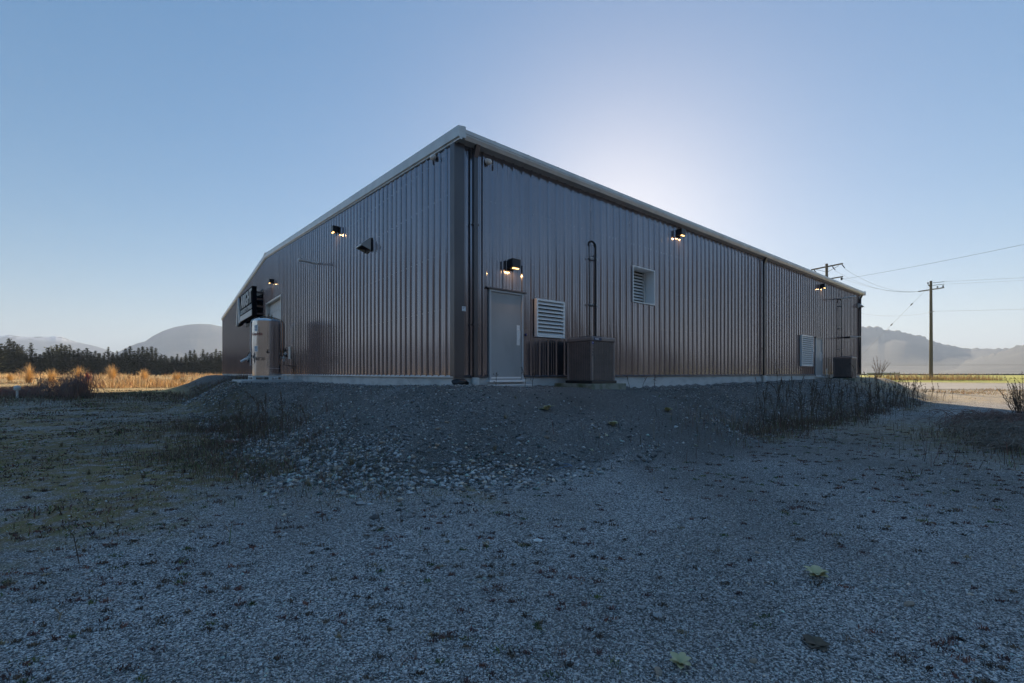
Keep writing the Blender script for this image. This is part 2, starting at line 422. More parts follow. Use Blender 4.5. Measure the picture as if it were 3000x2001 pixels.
# ------------------------------------------------------------------ mountains round the valley
def mountain_material(name, snow=False):
    m = mat(name, (.05, .055, .05), .95); t, N, L, p = nodes(m)
    geo = N.new("ShaderNodeNewGeometry"); nz = N.new("ShaderNodeTexNoise"); nz.inputs["Scale"].default_value = .012; nz.inputs["Detail"].default_value = 9
    L.new(geo.outputs["Position"], nz.inputs["Vector"])
    r = N.new("ShaderNodeValToRGB"); L.new(nz.outputs[0], r.inputs[0])
    r.color_ramp.elements[0].position = .40; r.color_ramp.elements[0].color = (.016, .022, .022, 1)
    r.color_ramp.elements[1].position = .64; r.color_ramp.elements[1].color = (.048, .050, .044, 1)
    if snow:
        sp = N.new("ShaderNodeSeparateXYZ"); L.new(geo.outputs["Position"], sp.inputs[0])
        mr = N.new("ShaderNodeMapRange"); mr.inputs[1].default_value = 165; mr.inputs[2].default_value = 205; L.new(sp.outputs[2], mr.inputs[0])
        n2 = N.new("ShaderNodeTexNoise"); n2.inputs["Scale"].default_value = .02; n2.inputs["Detail"].default_value = 8; L.new(geo.outputs["Position"], n2.inputs["Vector"])
        m2 = N.new("ShaderNodeMapRange"); m2.inputs[1].default_value = .40; m2.inputs[2].default_value = .46; L.new(n2.outputs[0], m2.inputs[0])
        mm = N.new("ShaderNodeMath"); mm.operation = 'MULTIPLY'; L.new(mr.outputs[0], mm.inputs[0]); L.new(m2.outputs[0], mm.inputs[1])
        mx = N.new("ShaderNodeMix"); mx.data_type = 'RGBA'; L.new(mm.outputs[0], mx.inputs[0]); L.new(r.outputs[0], mx.inputs[6]); mx.inputs[7].default_value = (.75, .77, .8, 1)
        L.new(mx.outputs[2], p.inputs["Base Color"])
    else: L.new(r.outputs[0], p.inputs["Base Color"])
    return m
M['forest'] = mat('dark_near_forest', (.020, .019, .020), .95); M['hill'] = mountain_material("forested_hillside"); M['snow'] = mountain_material("snowy_hillside", True)
def mountain(az, hts, R, matl, seed, treeline=0.0, depth=900, nf=360):
    """ridge heights hts (m) at azimuths az (deg clockwise from +Y), ridge at distance R"""
    az = np.asarray(az, float); hts = np.asarray(hts, float)
    a = np.linspace(az[0], az[-1], nf); h = np.interp(a, az, hts)
    tl = treeline * np.maximum(0, fbm(a * 5, a * 0 + seed, seed, 3) - .35) * 1.6 if treeline else 0 * h
    rows = np.array([-1, -.85, -.7, -.55, -.42, -.3, -.2, -.12, -.06, -.02, 0, .05, .15, .35, .6])
    prof = np.array([0, .06, .16, .30, .45, .60, .73, .84, .93, .98, 1.0, .97, .9, .7, .4])
    A = np.radians(a)[None, :]; rr = R + rows[:, None] * depth + 0 * A
    X = rr * np.sin(A); Y = rr * np.cos(A)
    nz = (fbm(X / 140, Y / 140, seed, 5) - .5)
    Hh = h[None, :] * (prof[:, None] + 0.22 * nz * np.sin(np.pi * np.clip(prof, 0, 1))[:, None]) - 1.0 * (prof[:, None] < .01) + tl[None, :] * (prof[:, None] > .97)
    k = len(rows); vv = np.stack([X, Y, np.maximum(Hh, -1.0) + 0.2], -1).reshape(-1, 3)
    idx = np.arange(k * nf).reshape(k, nf)
    ff = np.stack([idx[:-1, :-1], idx[:-1, 1:], idx[1:, 1:], idx[1:, :-1]], -1).reshape(-1, 4)
    return link("mountain", new_mesh("mountain", vv, ff, matl, True), kind="structure")
def px_az(x): return math.degrees(math.atan((x - 1500) / 1305.5))
def px_h(x, y, R): return 1.5 + (1094 - y) / 1305.5 * R * math.cos(math.radians(px_az(x)))
RL = [(330, 1040), (369, 1020), (402, 1006), (426, 999.7), (447, 985), (476, 970), (512, 958), (551, 951), (583, 948.5), (619, 950), (640, 955), (700, 962), (820, 985), (950, 1010), (1100, 1040)]
mountain([px_az(x) for x, y in RL], [px_h(x, y, 2500) for x, y in RL], 2500, M['hill'], 5)
RS = [(-420, 985), (-200, 1000), (0, 986), (27, 981), (60, 985), (104, 986), (146, 985.6), (164, 984), (182, 986), (208, 997), (253, 1008), (280, 1014), (330, 1030), (400, 1060)]
mountain([px_az(x) for x, y in RS], [px_h(x, y, 3500) for x, y in RS], 3500, M['snow'], 15)
RR = [(2050, 985), (2250, 962), (2400, 955), (2520, 958.6), (2572, 960), (2590, 967), (2616, 968.6), (2646, 974.5), (2668, 979), (2690, 985.6), (2712, 992), (2731, 1001), (2750, 1006.7), (2783, 1012), (2816, 1019), (2846, 1023.5), (2886, 1021.5), (2927, 1023.5), (2957, 1024), (2975, 1016), (3000, 1013), (3200, 1000), (3500, 1010)]
mountain([px_az(x) for x, y in RR], [px_h(x, y, 2100) for x, y in RR], 2100, M['hill'], 25, treeline=9)
RR2 = [(2700, 1085), (2800, 1060), (2900, 1035), (2990, 1008), (3100, 990), (3400, 980)]
mountain([px_az(x) for x, y in RR2], [px_h(x, y, 1700) - 6 for x, y in RR2], 1700, M['hill'], 35, treeline=6, depth=700)
mountain([57, 75, 95, 120, 145, 165, 185, 205, 225, 245, 265, 285, 303], [120, 70, 60, 75, 110, 130, 110, 120, 150, 190, 210, 190, 150], 2600, M['hill'], 45, treeline=6)

# wooded hill close behind the photographer; the ribs of the walls mirror it
mountain([76, 84, 92, 100, 110, 122, 136, 150, 165, 180, 195, 210, 222, 236, 250], [10, 34, 66, 104, 138, 150, 160, 165, 175, 160, 180, 155, 130, 80, 20], 640, M['forest'], 55, treeline=8, depth=480)

# haze in the valley air
hz = MB().box(-4500, 4500, -4500, 4500, -1.6, 330).obj("haze", None, None, kind="stuff")
hm = bpy.data.materials.new("valley_haze"); hm.use_nodes = True
for q in list(hm.node_tree.nodes):
    if q.type == 'BSDF_PRINCIPLED': hm.node_tree.nodes.remove(q)
pv = hm.node_tree.nodes.new("ShaderNodeVolumePrincipled"); pv.inputs["Color"].default_value = (.60, .75, 1, 1)
pv.inputs["Density"].default_value = .00031; pv.inputs["Anisotropy"].default_value = .12
hm.node_tree.links.new(pv.outputs[0], hm.node_tree.nodes["Material Output"].inputs["Volume"])
hz.data.materials.append(hm)

# ------------------------------------------------------------------ the building
bld = thing("warehouse", "long dark ribbed metal warehouse with a low gable and pale roof trim", "building", (C0[0], C0[1], 0), TH)
PITCH = 0.3048; PW = 0.9144
def rib_profile(x):
    """outward depth of the cladding at x"""
    r = x % PITCH; d = 0
    c = PITCH / 2
    a = abs(r - c)
    if a < .017: d = .032
    elif a < .044: d = .032 * (.044 - a) / .027
    return d
def prof_points(x0, x1):
    out = {round(x0, 5), round(x1, 5)}
    k0 = int(math.floor(x0 / PITCH)) - 1; k1 = int(math.ceil(x1 / PITCH)) + 1
    for k in range(k0, k1 + 1):
        c = k * PITCH + PITCH / 2
        for o in (-.044, -.017, .017, .044):
            out.add(round(c + o, 5))
        for q in range(1, 9): out.add(round(c + .044 + .2168 * q / 9, 5))
        for mcen in (c + .11, c + .195):           # two small stiffening beads
            for o in (-.016, -.006, .006, .016): out.add(round(mcen + o, 5))
    return sorted(q for q in out if x0 - 1e-6 <= q <= x1 + 1e-6)
def depth_at(x):
    d = rib_profile(x)
    r = (x - PITCH / 2) % PITCH
    for c in (.11, .195):
        a = abs(r - c)
        if a < .016: d = max(d, .004 * min(1, (.016 - a) / .010))
    return d
def wall_panel(name, x0, x1, z0, ztop, openings, seed):
    """a ribbed sheet in wall coordinates; depth is towards -y; gentle oil-canning so reflections wander"""
    r_ = random.Random(seed); tw = r_.uniform(-1, 1) * .0035; ph = r_.uniform(0, 6.28); am = r_.uniform(.0005, .0022)
    def bay(x):
        q = (x - PITCH / 2) / PITCH; k = int(math.floor(q)); t = ((q - k) * PITCH - .044) / .2168
        if t <= 0 or t >= 1: return 0
        rr_ = random.Random(k * 31 + (7 if seed > 290 else 0)); b_ = rr_.uniform(.0012, .0062); t_ = rr_.uniform(-.0030, .0030)
        return b_ * 4 * t * (1 - t) + t_ * (t - .5) * min(1, 8 * t, 8 * (1 - t))
    bays = {}
    cuts = sorted({x0, x1} | {q for o in openings for q in (o[0], o[1]) if x0 < q < x1})
    vs, fs = [], []
    for a, b in zip(cuts[:-1], cuts[1:]):
        mid = (a + b) / 2
        holes = sorted((o[2], o[3]) for o in openings if o[0] < mid < o[1])
        spans = []; z = z0
        for h0, h1 in holes:
            if h0 > z: spans.append((z, h0))
            z = max(z, h1)
        spans.append((z, None))
        xs_ = prof_points(a, b); bays = {x: bay(x) for x in xs_}
        for s0, s1 in spans:
            nz = 10
            base = len(vs)
            for j in range(nz + 1):
                for x in xs_:
                    e = ztop(x) if s1 is None else s1
                    zz = s0 + (e - s0) * j / nz
                    w = am * math.sin(zz * 1.5 + ph + 2.1 * x) + tw * math.sin((x - x0) / PW * math.pi) * math.sin(zz * .8 + ph)
                    vs.append((x, -(depth_at(x) + w + bays[x] * (.75 + .25 * math.sin(zz * .9 + ph))), zz))
            m_ = len(xs_)
            for j in range(nz):
                for i in range(m_ - 1):
                    q = base + j * m_ + i; fs.append((q, q + 1, q + m_ + 1, q + m_))
    me = new_mesh(name, vs, fs, M['panel'], True)
    try: me.set_sharp_from_angle(angle=math.radians(9))
    except Exception: pass
    return me
DOOR1 = (0.93, 1.97, 1.30, 3.505); VENTW = (6.55, 7.68, 3.79, 4.885); DOOR2 = (22.95, 24.0, 1.30, 3.45)
GARAGE = (17.3, 21.2, 1.30, 5.58)
GATEV = (GARAGE[0], GARAGE[1])
n_r = int(math.ceil(LU / PW))
for i in range(n_r):
    x0 = i * PW; x1 = min((i + 1) * PW, LU)
    me = wall_panel("wall_panel", x0, x1, Z_SILL, lambda x: Z_EAVE, [DOOR1, VENTW, DOOR2], 100 + i)
    link("wall_panel", me, bld)
n_l = int(math.ceil(LV / PW))
for i in range(n_l):
    x0 = i * PW; x1 = min((i + 1) * PW, LV)
    # gable wall: local x = LV - v so that the sheet faces outwards; object turned by -90 deg
    me = wall_panel("wall_panel", x0, x1, Z_SILL, lambda x: roof_z(LV - x) - .24, [(LV - GARAGE[1], LV - GARAGE[0], GARAGE[2], GARAGE[3])], 300 + i)
    o = link("wall_panel", me, bld); o.location = (0, LV, 0); o.rotation_euler = (0, 0, -math.pi / 2)
# the two far walls, plain sheets
fw = MB()
pts = [(LU, 0)] + [(LU, LV * k / 40) for k in range(1, 41)]
def far_wall(name, place, length, ztop):
    xs_ = []; k = 0
    x = 0
    while x < length: xs_.append(x); xs_.append(min(x + .11, length)); xs_.append(min(x + .135, length)); xs_.append(min(x + .165, length)); xs_.append(min(x + .19, length)); x += PITCH
    xs_ = sorted(set(xs_ + [length])); vs, fs = [], []
    for x in xs_:
        d = .032 if .13 < (x % PITCH) < .17 else 0
        for z in (Z_SILL, ztop(x)): vs.append((*place(x, d), z))
    for i in range(len(xs_) - 1): fs.append((2 * i, 2 * i + 2, 2 * i + 3, 2 * i + 1))
    link(name, new_mesh(name, vs, fs, M['panel']), bld)
far_wall("rear_wall", lambda x, d: (LU + d, x), LV, lambda x: roof_z(x) - .24)
far_wall("side_wall", lambda x, d: (LU - x, LV + d), LU, lambda x: Z_EAVE)
# inner lining so that no daylight passes through
MB().box(.50, LU - .1, .55, LV - .1, 1.3, 6.5).obj("inner_wall", M['shade'], bld)
# foundation
f_ = MB()
f_.prism([(0.0, -.4), (LU, -.4), (LU, Z_SILL - .006), (0.0, Z_SILL - .006)], 'y', -.005, .16)
f_.prism([(.16, -.4), (LV - .16, -.4), (LV - .16, Z_SILL - .006), (.16, Z_SILL - .006)], 'x', 0, .16)
f_.prism([(.16, -.4), (LV - .16, -.4), (LV - .16, Z_SILL - .006), (.16, Z_SILL - .006)], 'x', LU - .16, LU)
f_.prism([(0.0, -.4), (LU, -.4), (LU, Z_SILL - .006), (0.0, Z_SILL - .006)], 'y', LV - .16, LV)
f_.obj("foundation", M['concrete'], bld)
# base flashing strips
bt = MB()
for a, b in ((.0, DOOR1[0] - .06), (DOOR1[1] + .06, DOOR2[0] - .06), (DOOR2[1] + .06, LU)):
    bt.prism([(-.006, Z_SILL + .035), (-.05, Z_SILL - .004), (-.05, Z_SILL - .02), (-.006, Z_SILL - .02)], 'x', a, b)
bt.obj("base_trim", M['trim_dark'], bld)
bt = MB()
for a, b in ((.0, GARAGE[0] - .06), (GARAGE[1] + .06, LV)):
    bt.prism([(-.006, Z_SILL + .035), (-.05, Z_SILL - .004), (-.05, Z_SILL - .02), (-.006, Z_SILL - .02)], 'y', a, b)
bt.obj("base_trim", M['trim_grey'], bld)
# corner trims
MB().prism([(-.042, -.042), (.23, -.042), (.23, -.03), (.245, -.004), (-.004, -.004), (-.004, .155), (-.03, .14), (-.042, .14)], 'z', Z_SILL - .012, Z_EAVE + .05).obj("corner_trim", M['trim_dark'], bld)
MB().prism([(LU + .042, -.042), (LU - .2, -.042), (LU - .2, -.004), (LU + .004, -.004), (LU + .004, .15), (LU + .042, .15)], 'z', Z_SILL - .012, Z_EAVE + .05).obj("corner_trim", M['trim_dark'], bld)
MB().prism([(-.042, LV + .042), (.15, LV + .042), (.15, LV + .004), (-.004, LV + .004), (-.004, LV - .15), (-.042, LV - .15)], 'z', Z_SILL - .012, Z_EAVE + .05).obj("corner_trim", M['trim_dark'], bld)
# screws along the girts
sc_ = MB()
def screw(mb, x, y, z, ax):
    r = .008; pr = .006
    if ax == 'R':
        p = [(x + r * math.cos(q * math.pi / 3), y, z + r * math.sin(q * math.pi / 3)) for q in range(6)]; tip = [(px_, y - pr, pz_) for px_, _, pz_ in p]
    else:
        p = [(y, x + r * math.cos(q * math.pi / 3), z + r * math.sin(q * math.pi / 3)) for q in range(6)]; tip = [(y - pr, py_, pz_) for _, py_, pz_ in p]
    mb.add(p + tip, [(q, (q + 1) % 6, 6 + (q + 1) % 6, 6 + q) for q in range(6)] + [tuple(range(6, 12))])
for zr in (1.50, 3.0, 4.3, 5.6, 6.55):
    k = 0
    while k * PITCH + PITCH / 2 < LU:
        x = k * PITCH + PITCH / 2
        if k * PITCH < 14:
            for dx in ((-.068, .068) if k % 3 == 0 else (.068,)):
                ok = all(not (o[0] - .05 < x + dx < o[1] + .05 and o[2] < zr < o[3]) for o in (DOOR1, VENTW, DOOR2))
                if ok: screw(sc_, x + dx, -.002, zr, 'R')
        k += 1
    k = 0
    while k * PITCH + PITCH / 2 < 14:
        v = LV - (LV // PITCH) * PITCH + k * PITCH + PITCH / 2
        screw(sc_, v - .062, -.002, zr, 'L'); k += 1
for v in (3 * PITCH, 6 * PITCH, 9 * PITCH, 15 * PITCH, 12 * PITCH):
    z = 1.6
    while z < 6.6: screw(sc_, v + .062 + .02, -.004, z, 'L'); z += .5
z = 1.7
while z < 6.6:
    screw(sc_, .16, -.043, z, 'R'); z += .55
sc_.obj("screws", M['trim_dark'], bld, kind="stuff")

# roof
rf_ = MB()
ov = .25
zr0 = lambda v: 6.80 + SLOPE * min(v, LV - v)
rf_.prism([(-ov, zr0(-ov)), (LV / 2, zr0(LV / 2)), (LV + ov, zr0(LV + ov)), (LV + ov, zr0(LV + ov) + .10), (LV / 2, zr0(LV / 2) + .10), (-ov, zr0(-ov) + .10)], 'x', -.03, LU + .06)
rf_.obj("roof", M['trim_grey'], bld)
# rake trim on the gable, in three-metre lengths with lapped joints
def rake_piece(v0, v1, x_out, nm="rake_trim", dz=0.0, w=.05):
    p = MB()
    def q(v, z): return roof_z(v) + z + dz
    poly = lambda v: [(-x_out, q(v, 0)), (-x_out, q(v, -.235)), (-x_out + .02, q(v, -.25)), (-.045, q(v, -.25)), (-.045, q(v, -.29)), (0.02, q(v, -.29)), (0.02, q(v, 0.0))]
    A = [(x, v0, z) for x, z in poly(v0)]; Bq = [(x, v1, z) for x, z in poly(v1)]
    m_ = len(A); p.add(A + Bq, [(i, (i + 1) % m_, m_ + (i + 1) % m_, m_ + i) for i in range(m_)] + [tuple(range(m_)), tuple(range(m_, 2 * m_))[::-1]])
    return p.obj(nm, M['trim_grey'], bld)
segs = [-.28] + [LV / 2 * k / 4 for k in (1, 2, 3)] + [LV / 2]
for i in range(4): rake_piece(segs[i], segs[i + 1], .08 + .002 * (i % 2))
segs2 = [LV - q for q in segs][::-1]
for i in range(4): rake_piece(segs2[i], segs2[i + 1], .08 + .002 * (i % 2))
MB().prism([(-.28, 6.955), (-.28, 6.70), (-.15, 6.70), (.02, 6.70), (.02, 6.97)], 'x', .018, .11).obj("rake_cap", M['trim_grey'], bld)
MB().prism([(-.30, roof_z(LV / 2) + .0), (0, roof_z(LV / 2) + .07), (.30, roof_z(LV / 2) + .0), (.3, roof_z(LV / 2) - .04), (-.3, roof_z(LV / 2) - .04)], 'x', -.10, LU + .1).obj("ridge_cap", M['trim_grey'], bld, loc=(0, LV / 2, 0))
# eave gutter, six lengths
gp = [(-.28, 6.895), (-.28, 6.81), (-.268, 6.80), (-.268, 6.775), (-.22, 6.70), (-.004, 6.70), (-.004, 6.86), (-.262, 6.86), (-.262, 6.895)]
gl_ = (LU + .1 - .115) / 5
for i in range(5):
    g0 = .115 + i * gl_
    MB().prism(gp, 'x', g0, g0 + gl_ - .004).obj("gutter", M['trim_grey'], bld)
MB().prism([(-.285, 6.96), (-.285, 6.69), (-.004, 6.69), (.05, 6.97)], 'x', LU + .1, LU + .14).obj("gutter_end", M['trim_grey'], bld)
for i in range(30):
    x = .9 + i * 1.03
    if x < LU: MB().box(x, x + .03, -.284, -.262, 6.885, 6.90).obj("gutter_hanger", M['trim_dark'], bld)
# downspouts
def downspout(x, zb, foot=True):
    p = MB()
    p.box(x, x + .11, -.135, -.045, zb + .0, 6.45, .008)
    p.add([(x, -.135, 6.45), (x + .11, -.135, 6.45), (x + .11, -.045, 6.45), (x, -.045, 6.45), (x, -.235, 6.70), (x + .11, -.235, 6.70), (x + .11, -.145, 6.70), (x, -.145, 6.70)],
          [(0, 1, 5, 4), (1, 2, 6, 5), (2, 3, 7, 6), (3, 0, 4, 7)])
    d = p.obj("downspout", M['trim_dark'], bld)
    for z in (2.6, 4.9): MB().box(x - .02, x + .13, -.139, -.034, z, z + .035).obj("strap", M['trim_dark'], d)
    return d
ds = downspout(.43, 1.42); downspout(16.1, 1.42); downspout(LU - .32, 1.42)
for x, zb in ((.40, 1.14), (16.08, 1.05)):
    MB().lathe([(.082, zb), (.082, 1.25), (.088, 1.255), (.088, 1.40), (.080, 1.405)], 20, (x + .085, -.105)).obj("drain_pipe", M['white'], bld, smooth=True)

# personnel doors
def man_door(D, main):
    x0, x1, z0, z1 = D
    fr = MB(); t = .055
    fr.box(x0 - .01, x0 + t - .01, -.055, .12, z0 - .0, z1, .004); fr.box(x1 - t + .01, x1 + .01, -.055, .12, z0, z1, .004); fr.box(x0 + t - .01, x1 - t + .01, -.055, .12, z1 - .05, z1, .004)
    df = fr.obj("door_frame", M['frame'], bld)
    leaf = MB().box(x0 + t - .004, x1 - t + .004, -.022, .03, z0 + .06, z1 - .055, .003).obj("door", M['door'], bld)
    hp = MB(); hx = x1 - t - .14
    hp.box(hx, hx + .1, -.030, -.0225, z0 + .9, z0 + 1.40, .002)
    hp.obj("handle_plate", M['alu'], leaf)
    MB().tube([(hx + .05, -.03, z0 + 1.03), (hx + .05, -.085, z0 + 1.04), (hx + .05, -.09, z0 + 1.17), (hx + .05, -.085, z0 + 1.27), (hx + .05, -.03, z0 + 1.28)], .011, 8).obj("handle", M['alu'], leaf, smooth=True)
    MB().box(x0 + t, x1 - t, -.034, -.0225, z0 + .075, z0 + .115, .002).obj("door_sweep", M['alu'], leaf)
    for z in (z0 + .25, z0 + 1.1, z0 + 1.9):
        MB().tube([(x0 + t - .004, -.03, z), (x0 + t - .004, -.03, z + .11)], .008, 8).obj("hinge", M['trim_grey'], leaf)
    MB().box(x0 - .04, x1 + .04, -.12, .10, z0 - .01, z0 + .045, .006).obj("threshold", M['alu'], bld)
    MB().prism([(-.005, z1 + .06), (-.085, z1 + .035), (-.085, z1 + .005), (-.005, z1 + .004)], 'x', x0 - .09, x1 + .09).obj("drip_cap", M['trim_dark'], bld)
man_door(DOOR1, True); man_door(DOOR2, False)
MB().box(.80, 2.10, -.30, -.006, 1.0, 1.235, .012).obj("door_step", M['concrete'], bld)
# garage door in the gable wall
x0, x1, z0, z1 = GARAGE
gd = MB().box(.20, .26, x0 - .1, x1 + .1, z0, z1).obj("garage_door", M['white'], bld)
for k in range(8):
    zz = z0 + k * .535
    MB().box(.165, .199, x0 + .005, x1 - .005, zz + .006, min(zz + .529, z1 - .01), .006).obj("door_section", M['white'], gd)
gf = MB(); gf.box(-.05, .20, x0 - .07, x0, z0, z1); gf.box(-.05, .20, x1, x1 + .07, z0, z1); gf.box(-.05, .20, x0 - .07, x1 + .07, z1 + .001, z1 + .08)
gf.obj("garage_frame", M['trim_grey'], bld)
# recessed ventilation opening with louvres
x0, x1, z0, z1 = VENTW
vf = MB(); dpt = .38
vf.box(x0 - .03, x0, -.045, dpt, z0 - .03, z1 + .03, 0); vf.box(x1, x1 + .03, -.045, dpt, z0 - .03, z1 + .03)
vf.box(x0, x1, -.045, dpt, z1, z1 + .03); vf.box(x0, x1, -.06, dpt, z0 - .03, z0)
vent = vf.obj("vent_opening", M['alu'], bld)
MB().box(x0, x1, dpt - .02, dpt, z0, z1).obj("vent_back", M['shade'], vent)
MB().box(x1 - .10, x1 - .02, dpt - .10, dpt - .03, z0, z1).obj("vent_frame", M['trim_grey'], vent)
for k in range(10):
    zz = z0 + .04 + k * .103
    MB().prism([(dpt - .10, zz), (dpt - .10, zz + .012), (dpt - .035, zz + .082), (dpt - .028, zz + .075)], 'x', x0 + .005, x1 - .11).obj("slat", M['alu'], vent)

# ------------------------------------------------------------------ things fixed to the walls
def wallR(u, z, out=0): x, y = B2W(u, -out); return (x, y, z), TH
def wallL(v, z, out=0): x, y = B2W(-out, v); return (x, y, z), TH - math.pi / 2
def louver(u, z, w, h, nsl, label, group="white louvred vents"):
    loc, rz = wallR(u, z, .03)
    t = thing("wall_louver", label, "louvre", loc, rz, group)
    f = MB(); b = .05; d = .10
    f.box(0, b, -d, 0, 0, h, .003); f.box(w - b, w, -d, 0, 0, h, .003); f.box(b, w - b, -d, 0, 0, b, .003); f.box(b, w - b, -d, 0, h - b, h, .003)
    f.obj("frame", M['alu'], t)
    MB().box(b, w - b, -.012, -.002, b, h - b).obj("screen", M['shade'], t)
    st = (h - 2 * b) / nsl
    for k in range(nsl):
        z0 = b + k * st
        MB().prism([(-d + .004, z0 + .004), (-d + .004, z0 + .026), (-.016, z0 + st * .95), (-.016, z0 + st * .95 - .012)], 'x', b, w - b).obj("slat", M['alu'], t)
    return t
louver(2.36, 2.44, 1.02, .985, 9, "square aluminium louvre between the near grey door and the near condenser")
louver(20.66, 1.88, 1.64, 1.61, 14, "tall aluminium louvre left of the far grey door")
def wall_light(place, label):
    (loc, rz) = place
    t = thing("wall_light", label, "wall light", loc, rz, "lit wall pack lights")
    bd = MB(); bd.prism([(0, 0.02), (-.15, -.00), (-.205, .02), (-.205, .225), (-.0, .225)], 'x', -.125, .125); bd.obj("housing", M['black'], t)
    MB().box(-.09, .09, -.190, -.14, -.010, .004).obj("lens", M['lamp'], t)
    MB().box(-.12, .12, -.10, -.09, -.02, .004).obj("visor", M['black'], t)
    ld = bpy.data.lights.new("wall_lamp", 'AREA'); ld.shape = 'RECTANGLE'; ld.size = .16; ld.size_y = .04; ld.energy = 1.5; ld.color = (1, .55, .20); ld.specular_factor = .25
    lo = bpy.data.objects.new("lamp_light", ld); COL.objects.link(lo); lo.parent = t; lo.location = (0, -.15, -.03)
    return t
wall_light(wallR(1.60, 4.06, .033), "lit black wall light above the near grey door")
wall_light(wallR(9.16, 6.33, .033), "lit black wall light under the gutter to the right of the recessed vent")
wall_light(wallR(23.85, 6.26, .033), "lit black wall light above the far grey door")
wall_light(wallL(8.05, 6.61, .033), "lit black wall light nearest the corner on the gable wall")
wall_light(wallL(19.3, 6.55, .033), "lit black wall light above the white garage door")
wall_light(wallL(29.4, 6.5, .033), "lit black wall light partly hidden behind the sign")
def dome(place, label):
    loc, rz = place; t = thing("dome_camera", label, "security camera", loc, rz, "small white domes under the eave")
    b = MB().lathe([(.075, 0), (.075, .02), (.05, .03)], 20).obj("base", M['offwhite'], t, smooth=True); b.rotation_euler = (math.pi / 2, 0, 0)
    d = MB().lathe([(.06, .0), (.068, .03), (.062, .06), (.045, .085), (.02, .10), (.004, .103)], 20).obj("housing", M['offwhite'], t, smooth=True)
    d.rotation_euler = (math.radians(118), 0, math.radians(25)); d.location = (0, -.025, 0)
    l = MB().lathe([(.035, 0), (.035, .01), (.02, .02)], 14).obj("lens", M['black'], t); l.location = (.026, -.070, -.035); l.rotation_euler = (math.radians(130), 0, math.radians(35))
dome(wallR(.87, 6.50, .035), "white dome camera under the gutter right of the corner")
dome(wallL(.87, 6.66, .035), "white dome camera under the gable trim left of the corner")
# vent hoods
def hood(place, label, s=1.0):
    loc, rz = place; t = thing("vent_hood", label, "vent hood", loc, rz, "angled metal vent hoods")
    w = .24 * s
    h = MB(); pr = [(0, .26 * s), (-.03 * s, .26 * s), (-.30 * s, .03 * s), (-.30 * s, -.0), (-.285 * s, -.0), (-.285 * s, .02 * s), (-.03 * s, .235 * s), (0, .235 * s)]
    h.prism(pr, 'x', -w, w)
    for sx in (-1, 1):
        h.add([(sx * w, 0, .26 * s), (sx * w, -.03 * s, .26 * s), (sx * w, -.30 * s, .03 * s), (sx * w, -.30 * s, -.0), (sx * w, -.02 * s, -.10 * s), (sx * w, 0, -.10 * s),
               (sx * (w - .006), 0, .26 * s), (sx * (w - .006), -.03 * s, .255 * s), (sx * (w - .006), -.295 * s, .03 * s), (sx * (w - .006), -.295 * s, 0), (sx * (w - .006), -.02 * s, -.10 * s), (sx * (w - .006), 0, -.10 * s)],
              [(0, 1, 2, 3, 4, 5), (6, 7, 8, 9, 10, 11)] + [(i, (i + 1) % 6, 6 + (i + 1) % 6, 6 + i) for i in range(6)])
    h.obj("hood", M['trim_grey'], t)
    MB().box(-w - .03, w + .03, -.008, .0, -.13 * s, .29 * s).obj("flange", M['trim_dark'], t)
    MB().box(-w + .01, w - .01, -.24 * s, -.012, .0, .01).obj("damper", M['shade'], t)
hood(wallL(5.1, 5.42, .034), "angled metal vent hood high on the gable wall")
hood(wallR(31.0, 5.9, .034), "angled metal vent hood at the far right corner", .9)
# vent pipes sticking out
def vent_pipe(place, label, ln, up=.05):
    loc, rz = place; t = thing("vent_pipe", label, "vent pipe", loc, rz, "white vent pipes through the wall")
    MB().tube([(0, .02, 0), (0, -ln, up)], .042, 14).obj("pipe", M['offwhite'], t, smooth=True)
    MB().tube([(0, -ln + .01, up), (0, -ln - .10, up)], .058, 14).obj("coupling", M['offwhite'], t, smooth=True)
    MB().tube([(0, -ln - .04, up), (0, -ln - .05, up + .085)], .05, 12).obj("elbow", M['offwhite'], t, smooth=True)
    b = MB().lathe([(.075, 0), (.075, .012)], 18).obj("flange", M['offwhite'], t); b.rotation_euler = (math.pi / 2, 0, 0)
vent_pipe(wallL(10.75, 6.02, .0), "white vent pipe sticking out of the gable wall", .62)
vent_pipe(wallR(27.05, 6.0, .0), "white vent pipe sticking out near the far end of the long wall", .75)
# foam covered lines with brackets
def line_set(u, ztop, zbot, brs, label, hook=True):
    (loc, rz) = wallR(u, 0); t = thing("pipe_run", label, "pipe", loc, rz, "black insulated pipes up the long wall")
    o = .13
    p = [(0, -o, zbot), (0, -o, ztop - .12)]
    for k in range(1, 7):
        a = math.pi * k / 6; p.append((-.10 + .10 * math.cos(a), -o + .02 * k, ztop - .12 + .12 * math.sin(a)))
    p.append((-.2, .02, ztop - .30))
    MB().tube(p, .028, 10).obj("pipe", M['black_rubber'], t, smooth=True)
    MB().tube([(.045, -o + .02, zbot), (.045, -o + .02, ztop - .35), (.03, .01, ztop - .4)], .010, 8).obj("conduit", M['black_rubber'], t, smooth=True)
    for z in brs:
        b = MB(); b.box(-.19, .13, -.105, -.08, z - .018, z + .018, .003); b.box(-.17, -.15, -.08, -.0, z - .015, z + .015); b.box(.09, .11, -.08, -.0, z - .015, z + .015)
        b.obj("bracket", M['rail'], t)
        MB().tube([(0, -o - .036, z - .014), (0, -o - .036, z + .014)], .012, 6).obj("clamp", M['rail'], t)
    for z in np.arange(zbot + .5, ztop - .3, .62):
        MB().tube([(0, -o, z), (0, -o, z + .02)], .031, 10).obj("tie", M['black'], t)
line_set(4.62, 5.29, 2.34, (4.80, 3.47), "black insulated pipe rising from the near condenser")
line_set(27.05, 6.0, 2.34, (5.55, 4.2, 2.95), "black insulated pipe rising from the far condenser")
